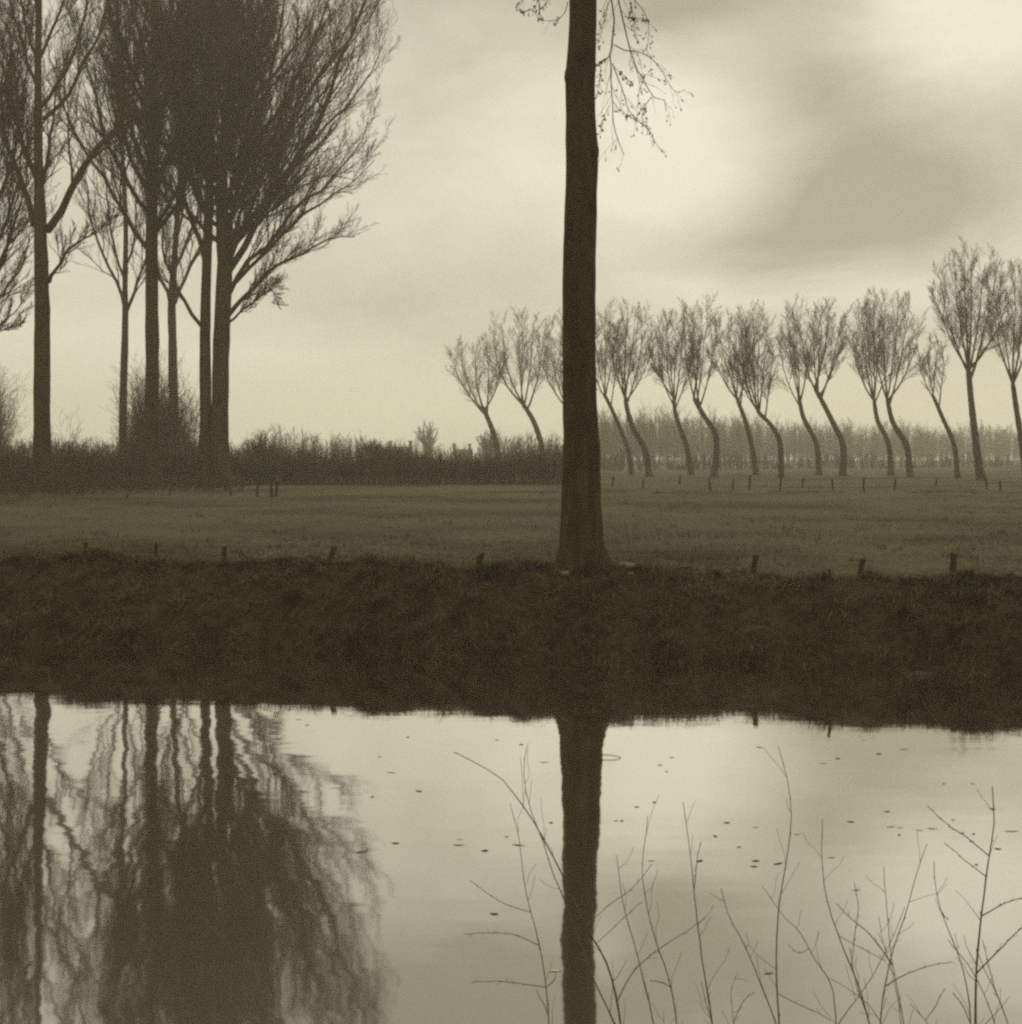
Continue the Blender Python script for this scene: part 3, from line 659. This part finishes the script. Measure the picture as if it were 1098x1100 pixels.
def round_tree(label, x, D, half, top, seed, n=1):
    rg = np.random.default_rng(seed); base = np.array([(x - CX) / F * D, D, 0.]); base[2] = ground_z(base[0], base[1]) - .1
    H = CAMZ - (top - HY) * px(D) - base[2]; w = half * px(D)
    o = thing('round_tree', label, 'tree', base); t = np.linspace(0, 1, 8)
    P = base + np.stack([0 * t, 0 * t, t * H * .6], -1); bg = Bag(); bg.tubes(P, np.linspace(.28, .12, 8), 7); bg.build('trunk', M_BARK_FAR, o, base, True)
    L = []
    for k in range(12):
        a = k * 2.4; q = math.sqrt((k + .5) / 12); s0 = P[2 + k % 5]; T = base + np.array([math.cos(a) * q * w, math.sin(a) * q * w, H * (1 - .25 * q * q)]); tt = np.linspace(0, 1, 6)[:, None]
        c1 = s0 + np.array([(T - s0)[0] * .7, (T - s0)[1] * .7, (T - s0)[2] * .35]); L.append(s0 * (1 - tt) ** 2 + 2 * c1 * tt * (1 - tt) + T * tt ** 2)
    L = np.stack(L); R = np.linspace(.1, .03, 6)[None] * np.ones((12, 1)); b = Bag(); b.tubes(L, R, 4)
    A, B = spawn(rg, L, R, 10, .1, 1, .6, .2, .4, 4, .5, .032, .06); b.tubes(A, B, 3)
    A, B = spawn(rg, A, B, 8, .1, 1, .6, .15, .5, 3, .7, .025, .06); b.tubes(A, B, 3)
    b.build('crown', M_WOOD, o, base)
round_tree('rounded bare tree on the skyline between the two cottages', 458, 230, 14, 456, 91)
round_tree('small bare tree on the skyline left of the first cottage', 398, 240, 12, 474, 92)
round_tree('bare tree on the skyline right of the second cottage', 524, 235, 14, 464, 93)
round_tree('small rounded tree just left of the skyline cottage with two chimneys', 408, 238, 8, 478, 94)

def box(b, c, s, rz=0):
    v = np.array([[x, y, z] for z in (-1, 1) for y in (-1, 1) for x in (-1, 1)]) * np.array(s) / 2
    b.add(v + np.array(c), [[0, 2, 3, 1], [4, 5, 7, 6], [0, 1, 5, 4], [2, 6, 7, 3], [0, 4, 6, 2], [1, 3, 7, 5]])
def cottage(label, x, D, wpx, eave, ridge, chim):
    base = np.array([(x - CX) / F * D, D, 0.]); base[2] = ground_z(base[0], base[1])
    o = thing('cottage', label, 'house', base); w = wpx * px(D); he = CAMZ - (eave - HY) * px(D) - base[2]; hr = CAMZ - (ridge - HY) * px(D) - base[2]; dp = 4.5
    b = Bag(); z0, z1 = -.1, he; x_ = w / 2 - .15; y_ = dp / 2 - .2
    V = [(-x_, -y_, z0), (x_, -y_, z0), (x_, y_, z0), (-x_, y_, z0), (-x_, -y_, z1), (x_, -y_, z1), (x_, y_, z1), (-x_, y_, z1), (-x_, 0, hr - .12), (x_, 0, hr - .12)]
    b.add(V, [[0, 1, 5, 4], [2, 3, 7, 6]], None); b.add(V, None, [[4, 7, 8], [6, 5, 9]]); b.add(V, [[1, 2, 6, 5], [3, 0, 4, 7]])
    b.build('wall', M_WALL, o)
    b = Bag(); e = .14
    for s in (-1, 1):
        V = [(-w / 2, s * dp / 2, he - .1), (w / 2, s * dp / 2, he - .1), (w / 2, 0, hr), (-w / 2, 0, hr)]
        V += [(p[0], p[1], p[2] - e) for p in V]
        b.add(V, [[0, 1, 2, 3], [7, 6, 5, 4], [0, 4, 5, 1], [1, 5, 6, 2], [3, 2, 6, 7], [0, 3, 7, 4]])
    rf = b.build('roof', M_ROOF, o)
    for cxx in chim:
        b = Bag(); box(b, (cxx * w, 0, hr + .25), (.5, .5, 1.1)); box(b, (cxx * w, 0, hr + .84), (.62, .62, .12)); b.build('chimney', M_WALL, rf)
    for k in (-.28, .28):
        b = Bag(); box(b, (k * w, -y_ - .02, he * .55), (.75, .08, 1.0)); wn = b.build('window', M_WALL, o); b = Bag(); box(b, (k * w, -y_ - .075, he * .55), (.62, .04, .86)); b.build('pane', M_PANE, wn)
    b = Bag(); box(b, (0, -y_ - .03, 1.0), (.85, .08, 2.0)); b.build('door', M_ROOF, o)
cottage('far cottage on the skyline with two chimneys, left of the rounded tree', 431, 235, 25, 486.5, 479.5, (-.46, .4))
cottage('smaller far cottage on the skyline right of the rounded tree', 497, 240, 21, 488, 482.5, (-.42, .36))

# ------------------------------------------------------------------ posts
def post(label, x, top, D, wpx, lean_px=0, name='fence_post', group=None, foot=None, seed=0):
    rg = np.random.default_rng(seed + int(x)); foot = x - lean_px if foot is None else foot
    base = W(foot, 0, D); base[2] = ground_z(base[0], base[1]); tp = W(x, top, D); t = np.linspace(-.12, 1, 9)[:, None]
    P = base + (tp - base) * t; P[1:-1] += rg.normal(size=(7, 3)) * .002; r = wpx / 2 * px(D); R = r * (1.05 - .12 * np.linspace(0, 1, 9)) * (1 + rg.normal(size=9) * .035)
    b = Bag(); b.tubes(P, R, 9); ring = b.V[0][-9:]; ring = ring + rg.normal(size=(9, 1)) * np.array([0, 0, 1]) * r * .18; b.V[0][-9:] = ring
    b.add(np.vstack([ring, ring.mean(0) + [0, 0, r * .12]]), None, [[i, (i + 1) % 9, 9] for i in range(9)])
    o = b.build(name, M_POST, loc=base); return tag(o, label, 'post', group)
G2 = 'old fence posts along the bank top'
post('short fence post on the grassy mound at the far left of the bank top', 92, 583, 22.2, 5, -.5, group=G2)
post('thin fence post second from the left along the bank top', 168, 584, 22.3, 4, 1, group=G2)
post('upright fence post third from the left along the bank top', 241, 587, 22.0, 5, 0, group=G2)
post('leaning stout fence post on the bank top midway between the left poplars and big trunk', 359, 587, 21.6, 6.5, 4, group=G2)
post('thinner left stick of the two beside each other left of the big trunk', 513.5, 597, 21.0, 3.5, 0, group=G2)
post('taller leaning right stick of the two beside each other left of the big trunk', 518.5, 594, 21.0, 4.5, 3, group=G2)
post('short leaning stake in ragged grass right of the big trunk', 812, 597, 20.3, 6, 3, group=G2)
post('leaning fence post on the bank top between the short stake and the tallest post', 927, 600, 20.0, 6, 4, group=G2)
post('tallest and thickest fence post at the right of the bank top', 1024.5, 594, 19.9, 7, 1.5, group=G2)
post('tiny stub on the bank edge left of the leaning right post', 890.5, 611, 18.95, 3.5, -1.5, group=G2)
G3 = 'small far fence posts across the meadow'
FP = 'small dark fence post far across the meadow below the leaning trees'
for x, D, h in [(659, 76, .5), (691, 72, .42), (731, 80, .5), (762, 65, .6), (788, 69, .45), (806, 67, .72), (839, 63.5, .75), (863, 72, .5), (894, 68, .52), (928, 65, .62), (962, 67, .55), (1006, 76, .42), (1059, 70, .6), (1074, 64, .5)]:
    zt = GZ + h; post(FP, x, HY + (CAMZ - zt) / D * F, D, 2.2, (x % 3) - 1, group=G3)
post('short crooked stake leftmost in the broken fence right of the left poplars', 277, 519, 57.5, 2.6, 1, 'stake', seed=1)
post('tall crooked stake in the middle of the broken fence right of the left poplars', 290.5, 513, 57.0, 3, -1.5, 'stake', seed=2)
post('leaning stake at the right of the broken fence right of the left poplars', 298.5, 516, 57.0, 3, 2.5, 'stake', seed=3)
post('small stake in the grass below the straight poplar of the left group', 137, 531, 55.5, 2.4, 0, 'stake', seed=4)
post('small stake in the grass left of the twin-stemmed poplar base', 183, 524, 60, 2.4, 1, 'stake', seed=5)
post('small stake in the grass right of the twin-stemmed poplar base', 247, 524, 58, 2.2, -1, 'stake', seed=6)

# ------------------------------------------------------------------ stones and a pale root patch by the trunk
def stone(label, x, y, D, sx, sy, sz, seed):
    rg = np.random.default_rng(seed); u = np.linspace(0, pi, 11)[:, None]; v = np.arange(18) / 18 * 2 * pi
    n3 = 1 + .10 * np.sin(3 * v + u * 2 + seed) + .07 * np.sin(5 * v - 3 * u) + .05 * rg.normal(size=(11, 1)) * np.sin(u)
    p = np.stack([np.sin(u) * np.cos(v) * n3 * sx, np.sin(u) * np.sin(v) * n3 * sy, np.clip(np.cos(u) * n3, -.5, .62) * sz + 0 * v], -1)
    base = W(x, 0, D); base[2] = ground_z(base[0], base[1]) + sz * .42; i = np.arange(198).reshape(11, 18); j = np.roll(i, -1, 1)
    o = link('stone', mk_mesh('stone', p.reshape(-1, 3), np.stack([i[:-1], i[1:], j[1:], j[:-1]], -1).reshape(-1, 4), smooth=True), M_STONE, None, base); tag(o, label, 'stone')
stone('flat pale stone on the bank top touching the right root of the big trunk', 672, 0, 20.0, .125, .09, .085, 1)
stone('small pale pebble just below the flat stone by the big trunk', 677, 0, 19.75, .035, .03, .035, 2)
stone('dull pale root patch at the left foot of the big trunk', 607, 0, 19.72, .07, .05, .06, 3)  # pale patch of root, added as a stone-shaped lump

# ------------------------------------------------------------------ willow shoots on the near bank
def shrub(label, root_x, D, strands, seed, group='bare willow shoots on the near bank'):
    rg = np.random.default_rng(seed); base = np.array([(root_x - CX) / F * D, D, 0.]); base[2] = ground_z(base[0], base[1]) - .03; SPT = []
    o = thing('willow_shrub', label, 'shrub', base, group)
    for pts, wpx, dD, rooted in strands:
        Ds = D + dD
        P = P3(pts, D if rooted else Ds - .02, Ds)
        if rooted:
            mid = base * .45 + P[0] * .55; mid[0] += (P[0][0] - base[0]) * .12; P = np.vstack([base + rg.normal(size=3) * .02, mid, P])
        if not rooted and SPT:                    # a side twig starts on the nearest stem
            Q = np.concatenate(SPT); qs = np.stack([CX + Q[:, 0] / Q[:, 1] * F, HY - (Q[:, 2] - CAMZ) / Q[:, 1] * F], 1); dd = np.hypot(*(qs - np.array(pts[0])).T)
            j = int(np.argmin(dd)); c = Q[j]
            if dd[j] < 30: P = P3(pts, c[1], c[1] + dD * .5); P = P + (c - P[0]) * np.linspace(1, .3, len(P))[:, None]
        P = resample(P, 34 if rooted else 14); P = P + np.cumsum(rg.normal(size=P.shape) * .0012, 0) * np.linspace(0, 1, len(P))[:, None]
        if rooted: SPT.append(resample(P, 200))
        r = wpx / 2 * px(D) * (.9 if rooted else .72); K = len(P)
        R = np.linspace(r * 1.15, max(.0007, r * .22), K); R[::4] *= 1.12
        b = Bag(); b.tubes(P, R, 6)
        k = np.arange(8 if rooted else 4, K - 1, 2); side = rg.normal(size=(len(k), 3)); C = P[k] + unit(side) * R[k][:, None] * 1.0
        b.buds(C, R[k] * .8 + .0006, R[k] * 1.4 + .002, P[k] - P[k - 1] + side * .002)
        A, B = spawn(rg, P[None], R[None], 9 if rooted else 5, .3, .98, .75, .1, .075, 4, .45, .0006, .07, .05, fall=.2); b.tubes(A, B, 4)
        b.build('stem' if rooted else 'twig', M_STEM, o, base)
shrub('willow shoots arching left across the reflection of the big trunk', 676, 3.9, [
 ([(667.7, 1105), (659, 1056.5), (648.8, 1027), (634, 1002.7), (619.7, 972), (605, 938.6), (590.6, 911), (570, 874.6), (547, 844), (538, 832), (515, 818), (489, 805)], 3.3, -.25, 1),
 ([(662, 1105), (633, 1042), (617, 1000), (603.7, 963), (592, 937), (582, 905), (574.6, 885), (564, 858.6), (560, 823.7), (564.4, 796)], 2.6, .2, 1),
 ([(663, 1077), (681, 1043), (707, 1019), (742, 994), (757, 984)], 1.6, -.1, 0), ([(640, 990), (660, 970), (690, 945), (704, 925)], 1.0, .15, 0), ([(640, 1015), (665, 992), (690, 968)], .9, .15, 0)], 1)
shrub('single slender willow shoot with level side twigs left of the big trunk reflection', 594, 3.7, [
 ([(592, 1105), (589, 1059), (582, 1013), (573, 978), (566, 937), (561.5, 896), (554, 868)], 2.6, .1, 1),
 ([(582, 1014), (550, 1001), (526, 1001), (498, 1002.6)], 1.2, -.05, 0), ([(589, 1059), (567, 1056.5), (540, 1054), (508, 1053)], 1.2, .05, 0), ([(573, 978), (544, 969), (523.7, 957.5), (503, 943)], 1.1, .1, 0),
 ([(590.6, 1091), (583, 1074), (577.5, 1062)], 1.1, 0, 0), ([(589, 1060), (596, 1054), (600, 1048)], 1.1, 0, 0)], 2)
shrub('pair of slim near-upright willow shoots right of the big trunk reflection', 719, 3.6, [
 ([(705.6, 1105), (694, 1052), (683.7, 1013), (672, 966), (666, 918)], 2.7, .1, 1), ([(727.4, 1105), (718.7, 1053.6), (704, 1010), (694, 969), (690, 934), (695.4, 879)], 2.7, -.1, 1),
 ([(718.7, 1062), (708, 1056), (698, 1053.6)], 1.2, -.1, 0), ([(714, 1105), (713, 1083)], 1.2, .1, 1)], 3)
shrub('tall willow shoot with a forked tip between the paired shoots and the S-curved shoot', 768, 3.7, [
 ([(764, 1105), (759.4, 1075), (750.7, 1013), (745, 960), (740.5, 908), (733, 858)], 3.0, .05, 1), ([(745, 958), (748, 930), (752, 905)], 1.3, .05, 0), ([(768, 1105), (763, 1080), (759, 1060)], 2.2, -.1, 1),
 ([(785, 1105), (782, 1063), (787.7, 1043)], 1.5, .2, 1), ([(787, 1098), (800, 1075), (810, 1068)], 1.0, .1, 0)], 4)
shrub('tallest S-curved willow shoot with a slanting shoot on its left', 846, 3.6, [
 ([(840, 1105), (837, 1057), (837.6, 1001.5), (843, 952), (851, 912), (855.4, 866), (852, 832), (842.5, 796)], 3.2, .1, 1), ([(836, 1105), (817, 1054), (800, 1011), (784.6, 983), (777, 956)], 2.8, -.1, 1),
 ([(898.5, 1105), (892, 1054), (874, 1026), (858.5, 998.5), (843, 984.6), (817, 950)], 2.5, .3, 1), ([(849, 1066), (866, 1077), (883, 1087.7), (896, 1098)], 1.1, .2, 0), ([(869, 1020), (858, 1024), (848, 1016)], .9, .25, 0)], 5)
shrub('willow shoot curving up to the left among crossing twigs, right of the S-curved shoot', 938, 3.5, [
 ([(934, 1105), (923, 1063), (908, 1026), (898.5, 998.5), (888, 964.6), (883, 927.7), (884, 880)], 3.0, 0, 1), ([(900, 1105), (928, 1063), (951, 1020), (972, 972)], 1.9, .2, 1),
 ([(889, 1051), (898, 1015), (906, 980), (906, 949)], 1.2, .25, 0), ([(950, 1105), (925, 1068), (905, 1055), (890, 1046)], 1.3, .1, 1), ([(935, 1090), (920, 1050), (912, 1015)], 1.2, .15, 0), ([(905, 1003), (930, 1018), (952, 1030)], 1.0, .2, 0)], 6)
shrub('forked willow shoots leaning right with a budded tip, left of the dark rightmost shrub', 962, 3.4, [
 ([(949, 1105), (957, 1048), (969, 1004.6), (980, 977), (988, 946), (1005, 901)], 3.0, .05, 1), ([(972, 1105), (965, 1063), (958.5, 1026), (957, 1007.7), (953, 970), (949, 932)], 2.2, .15, 1),
 ([(959, 1038), (932, 1001.5), (915, 987), (898.5, 972)], 1.8, .1, 0), ([(957, 1060), (988, 1041.5), (1010, 1033), (1025, 1028)], 1.6, -.05, 0), ([(968, 1105), (962, 1060), (950, 1010), (946, 985)], 1.3, .2, 1), ([(997, 1105), (978.6, 1081.5)], 1.8, 0, 1), ([(992, 1098), (1003, 1082), (1012, 1064)], 1.1, .1, 0)], 7)
shrub('thickest dark willow shrub at the lower right with branches to the right edge', 1047, 3.3, [
 ([(1046, 1105), (1047, 1041.5), (1051, 995), (1055.5, 952), (1060, 918.5), (1064, 888), (1062.6, 845)], 5.0, 0, 1), ([(1043, 1105), (1040, 1070), (1028, 1026), (1015.5, 995), (1008, 977), (1003, 930)], 3.0, .1, 1),
 ([(1071, 1105), (1049, 1051), (1035, 1028), (1020, 1008)], 2.2, -.1, 1), ([(1085, 1105), (1071, 1066), (1059, 1043), (1049, 1018)], 2.4, .15, 1),
 ([(1058.6, 918.5), (1034, 898.5), (1012, 884.6), (995.5, 867)], 1.6, .05, 0), ([(1055.5, 943), (1034, 923), (1017, 901.5)], 1.3, .1, 0), ([(1054, 984.6), (1080, 971), (1098, 964.6), (1125, 957)], 1.8, -.05, 0), ([(1048, 1044.6), (1074, 1017), (1098, 992), (1125, 968)], 2.2, -.05, 0),
 ([(1082, 1098), (1065, 1050), (1056, 1012)], 1.3, .1, 0), ([(994, 985), (1004, 988), (1014, 991)], 1.0, .1, 0), ([(1044, 1098), (1034, 1078), (1022, 1064)], 1.4, .1, 0)], 8)

# ------------------------------------------------------------------ things afloat
rng = np.random.default_rng(404)
def leaf_mesh(name, L, w, mat):
    t = np.linspace(0, 1, 6); half = w * np.sin(pi * np.clip(t, .04, .98)) ** .8; V = []
    for k in range(6):
        for s in (-1, 0, 1): V.append(((t[k] - .5) * L, s * half[k], .0012 + .0025 * (s != 0) * math.sin(k * 1.1 + s) ** 2 + .002 * abs(t[k] - .5)))
    Q = [[k * 3 + j, k * 3 + 3 + j, k * 3 + 4 + j, k * 3 + 1 + j] for k in range(5) for j in (0, 1)]
    me = mk_mesh(name, V, Q, smooth=True); me.materials.append(mat); return me
LM = [leaf_mesh('leaf', L, w, M_LEAF) for L, w in ((.055, .014), (.042, .018), (.075, .009))]; PM = leaf_mesh('leaf', .06, .014, M_PLEAF)
spots = [(640, 815), (722, 814), (709, 822), (716, 829), (585, 819), (662, 882), (668, 882), (703, 862), (684, 867), (592, 884), (544, 899), (557, 908), (521, 914), (494, 902), (493, 908), (531, 982), (700, 925), (752, 925), (768, 898), (769, 899), (781, 884), (794, 910), (812, 889), (812, 925), (810, 931), (816, 803), (836, 928), (914, 883), (944, 810), (971, 805), (953, 872), (966, 897), (1014, 842), (1024, 881), (1034, 895), (1046, 896), (1049, 929), (1044, 904), (1066, 869), (1045, 842), (1072, 912), (1090, 893), (826, 1046), (321, 773), (330, 779), (408, 813), (438, 792), (400, 856), (420, 830), (385, 916), (390, 915), (425, 906), (450, 850), (534, 795), (900, 815), (560, 800)]
for x, y in spots:
    D = F * CAMZ / (y - HY); p = W(x, y, D)
    o = link('leaf', LM[rng.integers(3)], None, None, (p[0], p[1], 0)); o.rotation_euler.z = rng.normal(0, .35); sc = rng.uniform(.55, 1.15); o.scale = (sc, sc, 1)
    tag(o, 'small dark fallen leaf floating on the canal', 'leaf', 'dark leaves floating on the canal')
for x, y in [(893, 921), (920, 956), (957, 888), (988, 892), (1001, 890), (884, 820), (1060, 788), (856, 896), (928, 795), (596, 1043), (1084, 893), (967, 889)]:
    D = F * CAMZ / (y - HY); p = W(x, y, D)
    o = link('leaf', PM, None, None, (p[0], p[1], 0)); o.rotation_euler.z = rng.normal(0, .4); sc = rng.uniform(.6, 1.2); o.scale = (sc, sc, 1)
    tag(o, 'small pale leaf with a painted sky glint floating on the canal', 'leaf', 'pale leaves floating on the canal')
b = Bag(); pts = [(636, 814), (648, 811), (660, 812), (667, 814), (660, 816.5), (646, 816.5)]
P = np.array([W(x, y, F * CAMZ / (y - HY)) for x, y in pts]); P[:, 2] = .004; P = resample(P, 18); c = P.mean(0); b.tubes(P, np.full(18, .0019), 6)
tag(b.build('floating_twig', M_TWIG, loc=c), 'thin curled twig floating on the water at the right edge of the trunk reflection', 'twig')

# ------------------------------------------------------------------ air
m = bpy.data.materials.new('haze_air'); m.use_nodes = True; nt = m.node_tree; nt.nodes.clear()
out = nt.nodes.new('ShaderNodeOutputMaterial'); v = nt.nodes.new('ShaderNodeVolumePrincipled')
v.inputs['Color'].default_value = (.98, .925, .76, 1); v.inputs['Density'].default_value = .0014; v.inputs['Anisotropy'].default_value = .5
nt.links.new(v.outputs[0], out.inputs['Volume'])
b = Bag(); box(b, (0, 310, 16.5), (1240, 960, 37)); hz = b.build('haze', m); tag(hz, kind='stuff')

# ------------------------------------------------------------------ sky
w = bpy.data.worlds.new('World'); S.world = w; w.use_nodes = True; nt = w.node_tree
bg = nt.nodes['Background']; SUN_EL, SUN_AZ = radians(38), radians(14)       # sun veiled, ahead and a little right
def math_(op, a, b_=None, c=None):
    n = nt.nodes.new('ShaderNodeMath'); n.operation = op
    for s, v_ in zip(n.inputs, (a, b_, c)):
        if v_ is None: continue
        if isinstance(v_, (int, float)): s.default_value = v_
        else: nt.links.new(v_, s)
    return n.outputs[0]
tc = nt.nodes.new('ShaderNodeTexCoord'); sep = nt.nodes.new('ShaderNodeSeparateXYZ'); nt.links.new(tc.outputs['Generated'], sep.inputs[0])
mp = nt.nodes.new('ShaderNodeMapping'); mp.inputs['Scale'].default_value = (1, 1, 2.2); nt.links.new(tc.outputs['Generated'], mp.inputs['Vector'])
nz = noise(nt, mp.outputs['Vector'], 5.5, 6, .55, .4); nb = noise(nt, mp.outputs['Vector'], 14, 4, .5)
sc_ = nt.nodes.new('ShaderNodeSeparateColor'); nt.links.new(nz.outputs['Color'], sc_.inputs[0])
nz2 = noise(nt, mp.outputs['Vector'], 22, 5, .6, .6)
az = math_('ADD', math_('ARCTAN2', sep.outputs['X'], sep.outputs['Y']), math_('MULTIPLY', math_('SUBTRACT', sc_.outputs['Red'], .5), .13))
el = math_('ADD', math_('ARCSINE', sep.outputs['Z']), math_('MULTIPLY', math_('SUBTRACT', sc_.outputs['Green'], .5), .08))
val = math_('ADD', .60, math_('ADD', math_('MULTIPLY', math_('SUBTRACT', nz.outputs['Fac'], .5), .6), math_('MULTIPLY', math_('SUBTRACT', nz2.outputs['Fac'], .5), .22)))
def blob(x, y, sx, sy, amp, rot=0.):
    global val
    a = math.atan((x - CX) / F); e = math.atan((HY - y) / F * math.cos(a)); ca, sa = math.cos(rot), math.sin(rot)
    du = math_('SUBTRACT', az, a); dv = math_('SUBTRACT', el, e)
    u = math_('MULTIPLY', math_('ADD', math_('MULTIPLY', du, ca), math_('MULTIPLY', dv, sa)), F / sx)
    v_ = math_('MULTIPLY', math_('SUBTRACT', math_('MULTIPLY', dv, ca), math_('MULTIPLY', du, sa)), F / sy)
    q_ = math_('ADD', math_('MULTIPLY', u, u), math_('MULTIPLY', v_, v_))
    g = math_('POWER', 2.71828, math_('MULTIPLY', math_('MULTIPLY', q_, q_), -1.0) if amp < -9 else math_('MULTIPLY', q_, -1.0))
    val = math_('ADD', val, math_('MULTIPLY', g, amp))
blob(715, 165, 90, 115, .50); blob(545, 150, 105, 120, .24); blob(845, 236, 125, 50, -.46, .05); blob(930, 165, 105, 110, -.40, .3); blob(1050, 195, 150, 76, -.40, .15); blob(900, 70, 60, 64, -.24); blob(775, 264, 85, 26, -.22)
blob(950, 308, 190, 26, .40); blob(1060, 25, 105, 66, .42); blob(745, 22, 105, 34, -.34); blob(455, 60, 70, 60, -.16); blob(560, 300, 60, 50, -.08)
blob(560, 445, 1500, 70, .36); blob(755, -32, 150, 62, -.62); blob(640, -40, 40, 30, .34); blob(470, -70, 190, 75, -.42); blob(1010, -70, 90, 46, .20); blob(880, 95, 40, 30, -.1)
blob(520, -125, 330, 62, -.50); blob(1010, -140, 200, 50, -.22); blob(400, 330, 140, 45, -.12); blob(90, 400, 140, 90, .28); blob(300, 420, 120, 60, .15)
cr = nt.nodes.new('ShaderNodeMapRange'); nt.links.new(val, cr.inputs['Value']); cr.inputs['From Min'].default_value = 0; cr.inputs['From Max'].default_value = 1
colr = nt.nodes.new('ShaderNodeMix'); colr.data_type = 'RGBA'; nt.links.new(cr.outputs[0], colr.inputs[0])
colr.inputs[6].default_value = (3.75, 3.42, 2.52, 1); colr.inputs[7].default_value = (8.9, 8.55, 6.9, 1)
sky = nt.nodes.new('ShaderNodeTexSky'); sky.sky_type = 'NISHITA'; sky.sun_disc = False; sky.sun_elevation = SUN_EL; sky.sun_rotation = SUN_AZ
bw = nt.nodes.new('ShaderNodeRGBToBW'); nt.links.new(sky.outputs[0], bw.inputs[0])
tint = nt.nodes.new('ShaderNodeMix'); tint.data_type = 'RGBA'; tint.blend_type = 'MULTIPLY'; tint.inputs[0].default_value = 1; tint.inputs[6].default_value = (1.12, 1.05, .84, 1); nt.links.new(bw.outputs[0], tint.inputs[7])
cm = nt.nodes.new('ShaderNodeMix'); cm.data_type = 'RGBA'; cm.inputs[0].default_value = .93       # thick veil of cloud over the sky
nt.links.new(tint.outputs[2], cm.inputs[6]); nt.links.new(colr.outputs[2], cm.inputs[7]); nt.links.new(cm.outputs[2], bg.inputs['Color'])
bg.inputs['Strength'].default_value = .1

sl = bpy.data.lights.new('sun', 'SUN'); sl.energy = .95; sl.angle = radians(30); sl.color = (1, .93, .76)
so = bpy.data.objects.new('sun', sl); COL.objects.link(so); so.location = (0, 0, 60)
so.rotation_euler = (radians(90) - SUN_EL, 0, pi - SUN_AZ)   # a lamp shines along its -Z; this points it from the sun's bearing back towards the viewer

# ------------------------------------------------------------------ camera and render settings
cam = bpy.data.cameras.new('camera'); co = bpy.data.objects.new('camera', cam); COL.objects.link(co)
co.location = (0, 0, CAMZ); co.rotation_euler = (radians(90), 0, 0)
cam.sensor_fit = 'HORIZONTAL'; cam.sensor_width = 36; cam.lens = 36 * F / 1098; cam.shift_y = -(550 - HY) / 1098; cam.clip_end = 5000; cam.clip_start = .05
S.camera = co
S.view_settings.view_transform = 'Standard'; S.view_settings.look = 'None'; S.view_settings.exposure = 0; S.view_settings.gamma = 1
S.cycles.max_bounces = 6; S.cycles.diffuse_bounces = 2; S.cycles.glossy_bounces = 3; S.cycles.volume_bounces = 1; S.cycles.transparent_max_bounces = 4
S.cycles.use_denoising = False; S.cycles.pixel_filter_type = 'BLACKMAN_HARRIS'; S.cycles.filter_width = 2.5
